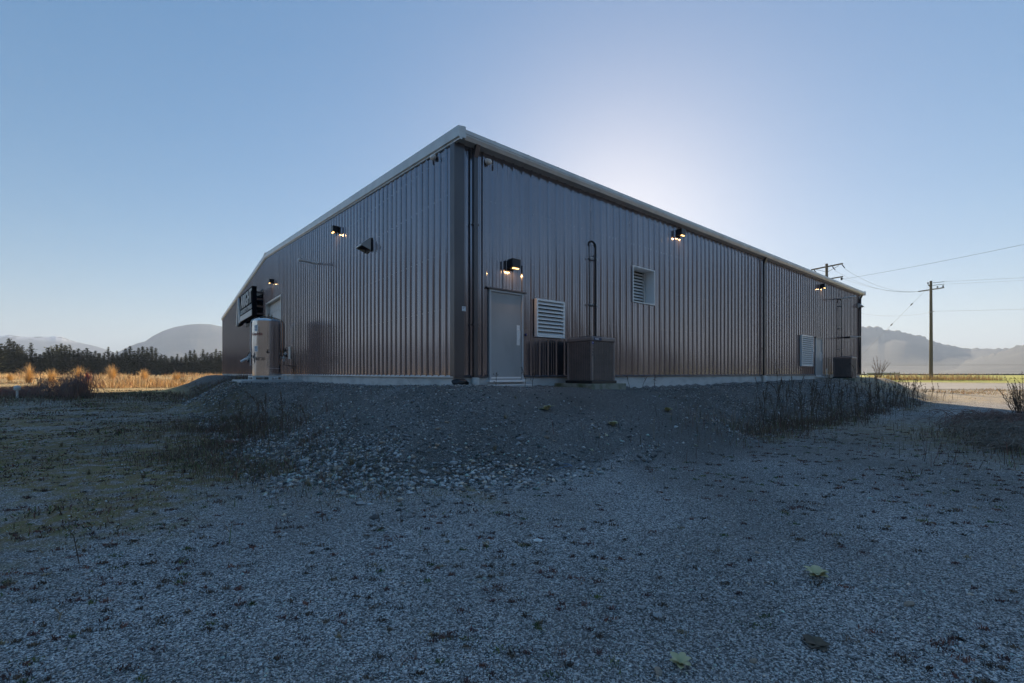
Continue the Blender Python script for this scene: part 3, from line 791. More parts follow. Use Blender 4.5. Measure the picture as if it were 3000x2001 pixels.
(loc, rz) = wallR(28.0, 3.72); t = thing("capped_pipe", "short horizontal grey pipe sticking out above the far condenser", "pipe", loc, rz)
MB().tube([(0, .02, 0), (0, -.35, 0)], .055, 12).obj("sleeve", M['black_rubber'], t, smooth=True); MB().tube([(0, -.35, 0), (0, -.85, 0)], .035, 12).obj("pipe", M['offwhite'], t, smooth=True)
(loc, rz) = wallR(24.5, 1.36, .1); t = thing("gas_pipe", "small white bent pipe beside the far grey door", "pipe", loc, rz)
MB().tube([(0, 0, -.2), (0, 0, .34), (.03, 0, .40), (.07, 0, .40), (.09, 0, .33)], .024, 10).obj("pipe", M['white'], t, smooth=True)
(loc, rz) = wallR(22.50, 2.66, .033); t = thing("junction_box", "small white box on the wall beside the tall louvre", "box", loc, rz)
MB().box(-.05, .05, -.06, 0, 0, .14, .006).obj("box", M['white'], t)
(loc, rz) = wallR(2.05, 2.44, .033); t = thing("push_button", "small blue button box right of the near grey door", "button", loc, rz)
MB().box(-.022, .022, -.03, 0, 0, .07, .004).obj("box", M['navy'], t); MB().box(-.012, .012, -.04, -.0301, .02, .05, .002).obj("button", M['blue'], t)

# text
def text_mesh(body, size, extrude=.01, offset=0.0, align='LEFT', bold=0):
    cu = bpy.data.curves.new("lettering", 'FONT'); cu.body = body; cu.size = size; cu.extrude = extrude; cu.offset = offset; cu.align_x = align; cu.resolution_u = 3
    ob = bpy.data.objects.new("lettering", cu); COL.objects.link(ob)
    dg = bpy.context.evaluated_depsgraph_get(); me = bpy.data.meshes.new_from_object(ob.evaluated_get(dg))
    bpy.data.objects.remove(ob); bpy.data.curves.remove(cu); me.name = "lettering"; return me
def place_text(me, f, mat_, parent, name="lettering"):
    for v in me.vertices: v.co = Vector(f(v.co.x, v.co.y, v.co.z))
    me.materials.clear(); me.materials.append(mat_); me.update()
    return link(name, me, parent)
# corner notice
(loc, rz) = wallR(.16, 2.915, .0435); t = thing("notice", "small white notice on the dark corner trim", "sign", loc, rz)
MB().box(0, .10, -.003, 0, 0, .105).obj("plate", M['sticker_white'], t)
for k in range(4): MB().box(.015, .085 - .012 * k, -.0045, -.0031, .088 - k * .013, .092 - k * .013).obj("print_line", M['ink'], t)
b = MB().lathe([(.010, 0), (.010, .002)], 12).obj("print_dot", M['ink'], t); b.rotation_euler = (math.pi / 2, 0, 0); b.location = (.05, -.0032, .02)
(loc, rz) = wallL(15.6, 2.22, .034); t = thing("notice_board", "tall white paper notice on the gable wall right of the steel tank", "sign", loc, rz)
MB().box(0, .42, -.008, 0, 0, .60).obj("plate", M['white'], t)
for k in range(12): MB().box(.04, .38 - .05 * ((k * 7) % 3), -.0095, -.0081, .54 - k * .042, .55 - k * .042).obj("print_line", M['ink'], t)

# the big sign
(loc, rz) = wallL(28.6, 0, .0); sg = thing("company_sign", "black and white raised company sign on stand-off brackets high on the gable wall", "sign", loc, rz)
D0, D1 = -.62, -.38       # front and back of the boxes (towards -y)
def slab_poly(name, poly, m_, y0, y1, parent): return MB().prism(poly, 'y', y0, y1).obj(name, m_, parent)
# local x runs towards the corner; sign spans x 0..6.45, z 5.0..6.75
board = slab_poly("backing_board", [(1.75, 4.98), (6.5, 4.98), (6.5, 6.78), (1.95, 6.78), (1.5, 6.2), (1.85, 5.3)], M['sign_black'], D0, D1, sg)
slab_poly("emblem_back", [(-.06, 4.86), (.72, 6.86), (.92, 6.86), (1.80, 4.96), (1.2, 4.86)], M['sign_black'], D0 + .06, D1, sg)
em = slab_poly("emblem_stroke", [(0, 4.9), (.74, 6.82), (.88, 6.82), (.52, 4.98), (.50, 4.9)], M['white'], D0 - .03, D0 + .058, sg)
slab_poly("emblem_stroke", [(.93, 6.76), (1.02, 6.55), (1.72, 4.98), (1.12, 4.98)], M['white'], D0 - .03, D0 + .058, sg)
slab_poly("underline_bar", [(1.86, 5.02), (6.42, 5.02), (6.42, 5.36), (1.86, 5.36)], M['white'], D0 - .03, D0 - .002, sg)
me = text_mesh("ARIGHT", 1.0, .012, .018)
w_ = max(v.co.x for v in me.vertices); h_ = max(v.co.y for v in me.vertices)
place_text(me, lambda x, y, z: (2.15 + x / w_ * 4.2, D0 - .015 - z, 5.86 + y / h_ * .82), M['white'], board)
me = text_mesh("GREENTECH CANADA", .4, .008, .004)
w_ = max(v.co.x for v in me.vertices); h_ = max(v.co.y for v in me.vertices)
place_text(me, lambda x, y, z: (1.95 + x / w_ * 4.4, D0 - .010 - z, 5.46 + y / h_ * .28), M['white'], board)
for xx in (.4, 1.3, 2.3, 4.3, 6.3):
    for zz in (5.15, 5.6, 6.05, 6.45):
        if xx < 1.5 and zz > 5.7: continue
        MB().box(xx - .04, xx + .04, D1 + .001, 0, zz - .05, zz + .05).obj("standoff", M['trim_dark'], sg)

# ------------------------------------------------------------------ condensers
def condenser(u, v0, label, plain=False):
    """near corner at (u, -v0); width .91 along the wall, .85 deep"""
    x, y = B2W(u, -v0); w, d = .91, .86; z0 = 1.245; zt = 2.42
    t = thing("condenser_unit", label, "air conditioner", (x, y, 0), TH, "outdoor condenser units")
    MB().box(-.03, w + .03, -.03, d + .03, z0, z0 + .075, .01).obj("base_pan", M['black'], t)
    MB().box(.035, w - .035, .035, d - .035, z0 + .075, zt - .12).obj("coil", M['grille_back'], t)
    zc = z0 + .078; ztop = zt - .12
    for cx, cy in ((0, 0), (w - .07, 0), (0, d - .07), (w - .07, d - .07)):
        MB().box(cx, cx + .07, cy, cy + .07, zc, ztop, .01).obj("corner_post", M['brown'], t)
    # louvred grilles: slats and thin uprights, one part for each side
    def grille(ax):
        g = MB(); L_ = (w if ax == 0 else d) - .14; ns = 34; st = (ztop - zc) / ns
        for k in range(ns):
            z = zc + k * st
            for a0, a1, fn in ((.07, .07 + L_, None),):
                if ax == 0: g.prism([(.004, z + .004), (.004, z + .014), (.024, z + .020), (.024, z + .012)], 'x', a0, a1)
                else: g.prism([(.004, z + .004), (.004, z + .014), (.024, z + .020), (.024, z + .012)], 'y', a0, a1)
        nu = 12
        for k in range(1, nu):
            a = .07 + L_ * k / nu
            if ax == 0: g.box(a - .006, a + .006, .001, .014, zc, ztop)
            else: g.box(.001, .014, a - .006, a + .006, zc, ztop)
        return g.obj("grille", M['brown'], t, kind=None)
    grille(0); grille(1)
    MB().box(w - .02, w - .004, .07, d - .07, zc, ztop).obj("side_panel", M['brown'], t)
    MB().box(.07, w - .07, d - .02, d - .004, zc, ztop).obj("side_panel", M['brown'], t)
    cap = MB(); cap.box(-.012, w + .012, -.012, d + .012, ztop + .001, zt, .03); cp = cap.obj("top_cap", M['brown'], t)
    MB().lathe([(.36, zt + .001), (.36, zt + .02), (.30, zt + .03), (.05, zt + .045)], 28, (w / 2, d / 2)).obj("fan_guard", M['black'], t)
    if not plain:
        MB().box(.05, .35, -.0165, -.0125, zt - .095, zt - .02).obj("badge", M['navy'], cp)
        me = text_mesh("YORK", .055, .0008, .001); place_text(me, lambda a, b, c: (.10 + a, -.0175 - c, zt - .078 + b), M['sticker_white'], cp)
        s_ = MB().lathe([(.032, 0), (.032, .004)], 20); o = s_.obj("round_sticker", M['blue'], t); o.location = (.035, -.001, ztop - .035); o.rotation_euler = (math.pi / 2, 0, 0)
        s_ = MB().lathe([(.014, 0), (.014, .002)], 16); o = s_.obj("sticker_mark", M['sticker_white'], t); o.location = (.035, -.0055, ztop - .028); o.rotation_euler = (math.pi / 2, 0, 0)
        for k, ch in enumerate("YORK"):
            me = text_mesh(ch, .065, .0008, .001, 'CENTER'); place_text(me, lambda a, b, c, k=k: (.035 + a, -.0015 - c, ztop - .14 - k * .075 + b), M['ink'], t)
    return t
condenser(3.18, 1.25, "brown condenser unit beside the near grey door on a mossy pad")
condenser(24.6, 1.25, "brown condenser unit near the far end of the long wall", True)
def pad(u0, u1, v0, v1, zb, zt, label, m_):
    x, y = B2W(u0, -v0); t = thing("concrete_pad", label, "concrete pad", (x, y, 0), TH, "concrete pads")
    MB().box(0, u1 - u0, 0, v0 - v1, zb, zt, .012).obj("slab", m_, t)
pad(2.98, 4.30, 1.44, .12, 1.0, 1.244, "mossy concrete pad under the near condenser", M['pad'])
pad(24.2, 25.8, 1.48, .12, 1.0, 1.244, "concrete pad under the far condenser", M['pad'])

# ------------------------------------------------------------------ steel tank by the gable wall
x, y = B2W(-2.42, 12.9); t = thing("tank_slab", "long thin concrete slab under the steel tank", "concrete pad", (x, y, 0), TH, "concrete pads")
MB().box(0, 2.38, 0, 2.8, .95, 1.215, .012).obj("slab", M['concrete'], t)
tx, ty = B2W(-1.2, 14.3)
tk = thing("storage_tank", "tall shiny steel gas tank with pipework on a white skid by the gable wall", "tank", (tx, ty, 0), TH)
RT = .60; ZB = 1.40; ZS = 3.86
for zz in (ZB + .82, ZS - .15): MB().lathe([(RT + .004, zz), (RT + .004, zz + .014)], 72).obj("weld_band", M['steel'], tk)
MB().lathe([(RT, ZB), (RT, ZS)], 72).obj("shell", M['steel'], tk, smooth=True)
MB().lathe([(RT + .003, ZS), (RT - .01, ZS + .03), (RT * .85, ZS + .085), (RT * .6, ZS + .13), (RT * .3, ZS + .16), (.02, ZS + .17)], 72).obj("dome_head", M['steel'], tk, smooth=True)
sk = MB()
for yy in (-.60, .52): sk.box(-.68, .68, yy, yy + .08, 1.33, 1.40)
for xx in (-.68, .60): sk.box(xx, xx + .08, -.52, .52, 1.33, 1.40)
for xx in (-.68, -.04, .56):
    for yy in (-.62, .50): sk.box(xx, xx + .12, yy, yy + .12, 1.216, 1.33)
sk.box(-.66, .66, -.60, .60, 1.216, 1.232)
sk.obj("skid", M['white'], tk)
PR = M['copper']
def tp(name, pts, r, m_, n=8): return MB().tube(pts, r, n).obj(name, m_, tk, smooth=True)
def cyl(a, r, z): return (r * math.cos(a), r * math.sin(a), z)
# direction of the camera as seen from the tank, in tank coordinates
cam_a = math.atan2(-ty, -tx) - TH
R2 = RT + .035
a1 = cam_a - .60; a2 = cam_a - 1.28; a3 = cam_a + .02; a4 = cam_a + 1.2; a5 = cam_a + 1.45
tp("fill_pipe", [cyl(a1, R2, ZS - .02), cyl(a1, R2, ZB + .95)], .010, M['steel'])
tp("level_pipe", [cyl(a3, R2, ZS - .05), cyl(a3, R2, ZB + .42), cyl(a3 + .06, R2, ZB + .34), cyl(a3 + .5, R2, ZB + .33), cyl(a3 + .9, R2, ZB + .33)], .011, M['steel'])
tp("vent_line", [cyl(a4, RT * .5, ZS + .20), cyl(a4, RT * .95, ZS + .09), cyl(a4, R2 + .02, ZS - .02), cyl(a4, R2 + .02, ZB + .9)], .014, M['copper'])
tp("relief_line", [cyl(a5, RT * .3, ZS + .22), cyl(a5, RT, ZS + .08), cyl(a5, R2 + .04, ZS - .06), cyl(a5, R2 + .04, ZB + .5), cyl(a5 - .1, R2 + .30, ZB + .45), cyl(a5 - .1, R2 + .55, ZB + .45)], .014, M['black'])
tp("fill_line", [cyl(a2 - .2, RT * .5, ZS + .18), cyl(a2 - .2, RT, ZS + .06), cyl(a2 - .2, R2 + .03, ZS - .08), cyl(a2 - .2, R2 + .03, ZB + .8)], .013, M['alu'])
for k, aa in enumerate((0.3, 1.1, 2.0, 2.9, 3.7, 4.6, 5.5)):
    tp("top_pipe", [(0, 0, ZS + .2), (.18 * math.cos(aa), .18 * math.sin(aa), ZS + .24), (.34 * math.cos(aa), .34 * math.sin(aa), ZS + .17)], .012, M['trim_dark'])
def valve(c, s=1.0, ax=0, m_=None):
    b = MB(); c = Vector(c)
    b.tube([c + Vector((0, 0, -.04 * s)), c + Vector((0, 0, .06 * s))], .018 * s, 8)
    b.tube([c + Vector((-.05 * s, 0, 0)), c + Vector((.05 * s, 0, 0))], .014 * s, 8)
    v_ = b.obj("valve", m_ or M['brass'], tk)
    wl = MB().tube([c + Vector((0, 0, .075 * s)), c + Vector((0, 0, .085 * s))], .035 * s, 10).obj("hand_wheel", M['black'], v_)
for c in [(0.05, .02, ZS + .26), (-.1, .1, ZS + .22), (.16, -.12, ZS + .2)]: valve(c, 1.3)
rnd = random.Random(3)
for aa, zc_ in ((a2 + .05, ZB + .75), (a5 - .05, ZB + .95)):
    for k in range(8):
        valve(cyl(aa + rnd.uniform(-.14, .14), R2 + rnd.uniform(.03, .16), zc_ + rnd.uniform(-.22, .22)), rnd.uniform(1.0, 1.6), m_=rnd.choice([M['brass'], M['alu'], M['black']]))
    tp("manifold", [cyl(aa - .1, R2 + .05, zc_ - .3), cyl(aa + .1, R2 + .1, zc_), cyl(aa, R2 + .06, zc_ + .3)], .02, M['alu'])
b_ = cyl(a2 - .1, R2 + .25, ZB + .74); e_ = cyl(a2 - .1, R2 + .42, ZB + .62)
tp("filler_neck", [cyl(a2 - .1, R2, ZB + .84), b_, e_], .045, M['alu'], 12)
valve(cyl(a3, R2 + .02, ZB + 1.05), 1.4, m_=M['black'])
# row of hanging drain tubes with print above
for k in range(9):
    aa = cam_a - .83 + k * .085
    if k != 4: tp("drain_tube", [cyl(aa, RT + .014, ZB + .80 - .02 * (k % 3)), cyl(aa, RT + .014, ZB + .70 - .03 * (k % 2))], .008, M['ink'])
tp("drain_header", [cyl(cam_a - .86 + q * .1, RT + .016, ZB + .80) for q in range(8)], .010, M['ink'])
me = text_mesh("Air Liquide", .20, .002, .004)
w_ = max(v.co.x for v in me.vertices)
place_text(me, lambda x, y, z: ((RT + .004 + z) * math.cos(cam_a - .32 + (x - w_) / RT), (RT + .004 + z) * math.sin(cam_a - .32 + (x - w_) / RT), ZS - .66 + y), M['red_print'], tk)
for z0_, z1_, da in ((ZS - .48, ZS - .20, -1.0), (ZB + 1.08, ZB + 1.32, -1.0)):
    lb = MB(); nseg = 6
    vs_ = [cyl(cam_a + da + .32 * q / nseg, RT + .003, z) for z in (z0_, z1_) for q in range(nseg + 1)]
    lb.add(vs_, [(q, q + 1, nseg + 2 + q, nseg + 1 + q) for q in range(nseg)]); l_ = lb.obj("label_plate", M['sticker_white'], tk, fix=False)
    for k in range(3):
        zz = z1_ - .05 - k * .07
        vs_ = [cyl(cam_a + da + .05 + .22 * q / 4, RT + .0045, z) for z in (zz - .02, zz) for q in range(5)]
        MB().add(vs_, [(q, q + 1, 6 + q, 5 + q) for q in range(4)]).obj("print_line", M['navy'], l_, fix=False)

# bag by the corner
bx, by = B2W(.02, -.18); t = thing("rubbish_bag", "black plastic bag slumped at the foot of the building corner", "bag", (bx, by, 1.22), TH)
bmv, bmf = [], []
for i in range(9):
    ph_ = math.pi * i / 8
    for k in range(18):
        a = 2 * math.pi * k / 18; rr_ = math.sin(ph_) * (1 + .16 * math.sin(3 * a + i) + .08 * math.sin(7 * a + 2 * i))
        bmv.append((.20 * rr_ * math.cos(a), .13 * rr_ * math.sin(a), .075 - .09 * math.cos(ph_) + .02 * math.sin(5 * a) * math.sin(ph_)))
for i in range(8):
    for k in range(18): bmf.append((i * 18 + k, i * 18 + (k + 1) % 18, (i + 1) * 18 + (k + 1) % 18, (i + 1) * 18 + k))
MB().add(bmv, bmf).obj("bag", M['black'], t, smooth=True)

# ------------------------------------------------------------------ loose stones
OCT_V = np.array([(1, 0, 0), (-1, 0, 0), (0, 1, 0), (0, -1, 0), (0, 0, 1), (0, 0, -1)], float)
OCT_F = np.array([(0, 2, 4), (2, 1, 4), (1, 3, 4), (3, 0, 4), (2, 0, 5), (1, 2, 5), (3, 1, 5), (0, 3, 5)])
def stones_mesh(name, P, S, C, bury=.25, flat=.65):
    N = len(P); v = OCT_V[None] * (1 + .45 * (rng.random((N, 6, 3)) - .5)) + .28 * (rng.random((N, 6, 3)) - .5)
    sc = S[:, None, None] * np.stack([.75 + .5 * rng.random(N), .65 + .4 * rng.random(N), flat * (.6 + .5 * rng.random(N))], -1)[:, None, :]
    v = v * sc
    a = rng.random(N) * 6.283; b = (rng.random(N) - .5) * .9
    cb, sb = np.cos(b)[:, None], np.sin(b)[:, None]
    x, z = v[..., 0] * cb - v[..., 2] * sb, v[..., 0] * sb + v[..., 2] * cb
    ca, sa = np.cos(a)[:, None], np.sin(a)[:, None]
    X = x * ca - v[..., 1] * sa + P[:, 0:1]; Y = x * sa + v[..., 1] * ca + P[:, 1:2]; Z = z + P[:, 2:3] + (S * flat * (.5 - bury))[:, None]
    V_ = np.stack([X, Y, Z], -1).reshape(-1, 3); F = (OCT_F[None] + (np.arange(N) * 6)[:, None, None]).reshape(-1, 3)
    col = np.ones((N, 6, 4)); col[..., :3] = (C[:, None, :] * (1 + .2 * (rng.random((N, 6, 1)) - .5)))
    return new_mesh(name, V_, F, M['stone'], False, {"col": col.reshape(-1, 4)})
def stone_cols(N, warm=.12, light=.06, lo=.06, hi=.85):
    g = lo + (hi - lo) * rng.random(N) ** 1.7
    c = np.stack([g * 1.02, g * 1.0, g * .98], -1)
    w = rng.random(N) < warm; c[w] = c[w] * np.array([1.25, 1.03, .82]) + .01
    l = rng.random(N) < light; c[l] = .55 + .2 * rng.random((l.sum(), 1)) * np.ones(3)
    gch = rng.random(N) < .10; c[gch] *= np.array([.85, 1.05, .98])
    return c
def with_h(x, y): return np.stack([x, y, terrain(x, y)], -1)
# fine gravel close to the camera
N = 145000
yy = 1.9 + 5.2 * rng.random(N * 2) ** 1.25; xx = (rng.random(N * 2) - .5) * 2.55 * yy
xx, yy = xx[:N], yy[:N]
keep = rng.random(N) < 1 - .6 * veg_mask(xx, yy)
xx, yy = xx[keep], yy[keep]; N = len(xx)
S = .0032 + .0036 * rng.random(N) ** 2 + .006 * (rng.random(N) < .02)
link("gravel", stones_mesh("gravel", with_h(xx, yy), S, stone_cols(N)), kind="stuff")
# coarse crushed rock on the bank, thicker towards its foot
def bank_points(N, dlo, dhi, pw=1.0):
    side = rng.random(N) < .5
    d = dlo + (dhi - dlo) * rng.random(N) ** pw
    u = np.where(side, rng.random(N) ** 1.3 * 30 - 3.5, -d); v = np.where(side, -d, rng.random(N) ** 1.3 * 26 - 3.5)
    x = C0[0] + u * U[0] + v * V[0]; y = C0[1] + u * U[1] + v * V[1]
    return x, y, u, v, d
N = 80000
x, y, u, v, d = bank_points(N, .15, 4.3, .85)
_, _, dd, _, _ = uvd(x, y)
dens = .25 + .9 * sstep(.38, .62, fbm(x * .8, y * .8, 71, 4)) * sstep(1.5, 3.6, dd)
rampm = np.exp(-(((u - 3.2) / 2.3) ** 4)) * (v < 0)
dens = dens * (1 - .93 * rampm) * (1 - .8 * sstep(4.0, 4.6, dd)) * (dd > .06)
slabm = (u < .2) & (u > -2.5) & (v > 12.8) & (v < 15.8)
k = (rng.random(N) < dens) & ~slabm
x, y, dd = x[k], y[k], dd[k]; N = len(x)
S = .011 + .021 * rng.random(N) ** 3 * (1 + sstep(2.4, 3.8, dd)) + .004 * np.hypot(x, y) / 10
link("crushed_rock", stones_mesh("crushed_rock", with_h(x, y), S, stone_cols(N, .16, .03, .08, .62), .2, .6), kind="stuff")
# scattered pebbles over the yard
N = 9000
y = 3 + 24 * rng.random(N) ** 1.5; x = (rng.random(N) - .55) * 2.4 * y
k = rng.random(N) < .35 + .65 * sstep(.45, .65, fbm(x * .6, y * .6, 77, 3)); x, y = x[k], y[k]; N = len(x)
link("pebbles", stones_mesh("pebbles", with_h(x, y), .007 + .016 * rng.random(N) ** 4 + .0006 * y, stone_cols(N, .1, .22, .2, .55), .3, .5), kind="stuff")

# single stones one can pick out
def rock_mesh(seed, sq=(1, .8, .55)):
    import bmesh
    bm = bmesh.new(); bmesh.ops.create_icosphere(bm, subdivisions=2, radius=1.0); r_ = random.Random(seed)
    off = [Vector((r_.uniform(-1, 1), r_.uniform(-1, 1), r_.uniform(-1, 1))).normalized() for _ in range(7)]
    cut = [r_.uniform(.55, .85) for _ in range(7)]
    for v_ in bm.verts:
        for o_, c_ in zip(off, cut):
            dd_ = v_.co.dot(o_)
            if dd_ > c_: v_.co -= o_ * (dd_ - c_) * .9
        v_.co = Vector((v_.co.x * sq[0], v_.co.y * sq[1], v_.co.z * sq[2])) * (1 + r_.uniform(-.04, .04))
    me = bpy.data.meshes.new("stone"); bm.to_mesh(me); bm.free(); return me
M['rock'] = grime(mat("grey_rock", (.30, .31, .32), .85), (.20, .20, .20), 3, (1, 1, 1), bump=.4, bscale=8, bdist=.03)
M['rock_pale'] = grime(mat("pale_rock", (.42, .42, .42), .8), (.30, .30, .29), 3, (1, 1, 1), bump=.3, bscale=8, bdist=.03)
M['rock_tan'] = grime(mat("tan_rock", (.40, .31, .23), .85), (.27, .22, .18), 3, (1, 1, 1), bump=.4, bscale=8, bdist=.03)
rocks = [rock_mesh(i) for i in range(6)]
def stone(x, y, s, m_, seed, label, group=None, sink=.3):
    me = rocks[seed % 6].copy(); me.materials.append(m_)
    o = bpy.data.objects.new("stone", me); COL.objects.link(o)
    r_ = random.Random(seed); o.location = (x, y, float(terrain(x, y)) + s * (.5 - sink)); o.scale = (s, s * r_.uniform(.7, 1), s * r_.uniform(.75, 1)); o.rotation_euler = (r_.uniform(-.2, .2), r_.uniform(-.2, .2), r_.uniform(0, 6.28))
    tag(o, label, "stone", group)
stone(.83, 2.86, .032, M['rock_pale'], 1, "smooth white pebble, left one of the pair in the near gravel", "loose stones in the gravel yard")
stone(.905, 2.76, .036, M['rock_pale'], 2, "blue-white pebble, right one of the pair in the near gravel", "loose stones in the gravel yard")
stone(.63, 3.03, .016, M['rock_pale'], 3, "tiny white pebble up and left of the pair of white pebbles", "loose stones in the gravel yard")
stone(2.56, 2.87, .042, M['rock_tan'], 4, "flat pinkish stone in the near gravel on the right", "loose stones in the gravel yard")
stone(.735, 2.25, .032, M['rock_tan'], 5, "tan stone at the bottom edge beside the pale rosette", "loose stones in the gravel yard")
stone(1.26, 2.33, .024, M['rock_tan'], 6, "small pink stone near the bottom edge, right of the pale rosette", "loose stones in the gravel yard")
stone(2.31, 2.75, .030, M['rock_pale'], 7, "pale oval stone left of the flat pinkish stone", "loose stones in the gravel yard")
for i, (x, y) in enumerate([(-2.97, 5.6), (-2.09, 5.52), (-3.33, 5.44), (-1.72, 5.1)]):
    stone(x, y, (.065, .07, .05, .06)[i], M['rock_pale'], 20 + i, ("pale stone in front of the bank, second from the left of four", "pale oval stone in front of the bank, third from the left of four", "pale stone in front of the bank, leftmost of four near the weeds", "pale stone in front of the bank, rightmost and nearest of four")[i], "pale stones in front of the bank")
rs = [(-3.33, 7.13, .13), (-2.59, 6.66, .11), (.89, 8.26, .07), (.49, 7.08, .09), (.96, 6.6, .08), (-2.63, 7.09, .08), (-2.02, 7.55, .09), (-1.1, 7.53, .06), (-.82, 6.93, .08), (-.42, 6.92, .09), (-.48, 7.43, .07), (-.12, 7.73, .08),
      (-.72, 7.84, .06), (.59, 7.68, .08), (.14, 7.46, .10), (1.02, 7.42, .06), (-2.49, 8.33, .06), (-1.83, 8.26, .05), (-1.72, 7.24, .07), (-1.18, 6.99, .08), (-.87, 6.65, .09), (-.26, 6.79, .08), (-1.28, 6.41, .10), (-.94, 6.48, .07), (.88, 7.43, .07), (.41, 8.15, .05)]
r_ = random.Random(5)
for i in range(60):
    a = r_.uniform(-3.4, 1.4); rs.append((a, 6.35 + r_.uniform(0, 1.0) + .05 * abs(a + 1), r_.uniform(.035, .07)))
for i, (x, y, s) in enumerate(rs):
    stone(x, y, s * .8, (M['rock'], M['rock_pale'], M['rock'], M['rock_tan'])[(i * 7 + i // 3) % 4 if i % 5 else 1], 40 + i, "broken stone lying in the rubble at the foot of the bank", "broken stones at the foot of the bank", .35)
st = [(6.2, -4.3), (7.4, -3.9), (9.0, -4.0), (11.2, -4.1), (4.9, -4.4), (8.1, -3.6), (13.0, -3.7)]
for i, (u, v) in enumerate(st):
    x, y = B2W(u, v); stone(x, y, .07, M['rock'], 140 + i, "grey stone among the weeds at the right bank foot", "stones among the weeds on the right")

# ------------------------------------------------------------------ weeds, grass, stalks
def blades(name, P, Hh, W_, C, lean=.45, kind="stuff", seg=1):
    """one thin bent blade (two triangles) per point"""
    N = len(P); a = rng.random(N) * 6.283; l = lean * Hh * rng.random(N); b = rng.random(N) * 6.283
    dx, dy = np.cos(a) * W_ / 2, np.sin(a) * W_ / 2; lx, ly = np.cos(b) * l, np.sin(b) * l
    p0 = P + np.stack([dx, dy, 0 * dx - .01], -1); p1 = P - np.stack([dx, dy, 0 * dx + .01], -1)
    m0 = P + np.stack([lx * .35 + dx * .7, ly * .35 + dy * .7, Hh * .6], -1); m1 = P + np.stack([lx * .35 - dx * .7, ly * .35 - dy * .7, Hh * .6], -1)
    t_ = P + np.stack([lx, ly, Hh * (1 - .35 * l / np.maximum(Hh, 1e-5))], -1)
    V_ = np.stack([p0, p1, m0, m1, t_], 1).reshape(-1, 3); base = (np.arange(N) * 5)[:, None, None]
    F = (np.array([(0, 1, 3), (0, 3, 2), (2, 3, 4)])[None] + base).reshape(-1, 3)
    col = np.ones((N, 5, 4)); col[..., :3] = C[:, None, :]
    return link(name, new_mesh(name, V_, F, M['weeds'], False, {"col": col.reshape(-1, 4)}), kind=kind)
PAL = np.array([(.17, .12, .08), (.12, .08, .055), (.20, .09, .065), (.17, .19, .06), (.34, .27, .17), (.11, .14, .05), (.15, .075, .065)])
def pal(N, w): return PAL[rng.choice(len(PAL), N, p=np.array(w) / sum(w))] * (.7 + .7 * rng.random((N, 1)))
# cover over the weedy ground on the left and around the foot of the bank
N = 150000
y = 2.0 + 36 * rng.random(N) ** 1.35; x = -1.25 * y + (1.25 * y + 6) * rng.random(N)
vm = veg_mask(x, y) * sstep(.40, .60, fbm(x * 1.9, y * 1.9, 91, 4)); k = rng.random(N) < vm
x, y = x[k], y[k]; N = len(x)
clump = fbm(x * 1.1, y * 1.1, 93, 3)
hh = (.010 + .024 * rng.random(N) ** 2) * (1 + 1.6 * sstep(.5, .7, clump)) * (1 + .02 * y)
blades("ground_weeds", with_h(x, y), hh, .006 + .0016 * y, pal(N, (4, 4, 2.4, 2.6, 2.8, 1.8, 2.2)), 2.6)
# small flat weeds dotted over the open gravel
nc = 3200
cy = 2.0 + 17 * rng.random(nc) ** 1.2; cx = (rng.random(nc) - .5) * 2.5 * cy
k = (uvd(cx, cy)[2] > 4.4) & (rng.random(nc) < .2 + sstep(.38, .62, fbm(cx * .55, cy * .55, 121, 4))); cx, cy = cx[k], cy[k]; nc = len(cx)
per = 30; rr = np.abs(rng.normal(0, 1, (nc, per))) * 1.1 * (.006 + .036 * rng.random((nc, 1)) ** 3 + .0020 * cy[:, None]); aa = rng.random((nc, per)) * 6.283
x = (cx[:, None] + rr * np.cos(aa) * 1.5).ravel(); y = (cy[:, None] + rr * np.sin(aa)).ravel(); N = len(x)
cc = np.repeat(pal(nc, (3, 5, 5, 1.6, 1.0, 1.6, 4)), per, 0) * .9 * (.7 + .6 * rng.random((N, 1)))
blades("gravel_weeds", with_h(x, y), .008 + .020 * rng.random(N) ** 2, .0050 + .0013 * y, cc, 1.6)
# dark tangled growth down the left foot of the bank
def patch(name, n, cx, cy, sx, sy, rot, h0, h1, w, pal_w, lean=1.3):
    a = rng.normal(0, 1, n) * sx; b = rng.normal(0, 1, n) * sy; c, s_ = math.cos(rot), math.sin(rot)
    x = cx + a * c - b * s_; y = cy + a * s_ + b * c; k = rng.random(n) < .25 + sstep(.35, .6, fbm(x * 1.3, y * 1.3, 97, 3)); x, y = x[k], y[k]
    blades(name, with_h(x, y), h0 + (h1 - h0) * rng.random(len(x)) ** 2, w, pal(len(x), pal_w), lean)
patch("tangled_weeds", 13000, -7.0, 11.0, 2.6, .75, math.atan2(-6.0, 5.2), .06, .30, .008, (5, 6, 2, 1, 1.2, .6, 2))
patch("tangled_weeds", 7000, -4.3, 7.2, 1.5, .40, math.atan2(-1.6, 3.4), .05, .18, .006, (4, 4, 1, 2, 2, 1.5, 1))
patch("tangled_weeds", 14000, -20, 25.5, 8.0, 2.4, math.atan2(4, 16), .08, .42, .016, (5, 6, 2, 1, 1.6, .6, 2))
patch("tangled_weeds", 7000, B2W(16, -3.6)[0], B2W(16, -3.6)[1], 5.6, .55, TH, .08, .50, .008, (6, 6, 3, .6, 3, .5, 3), .5)
patch("tangled_weeds", 5000, B2W(9, -4.0)[0], B2W(9, -4.0)[1], 2.4, .45, TH, .06, .34, .008, (6, 5, 3, 2, 2.4, 1, 2), .7)
patch("tangled_weeds", 9000, 11.8, 9.2, 2.2, 1.3, .75, .05, .34, .009, (6, 6, 3, 1, 2, 1, 3), .8)
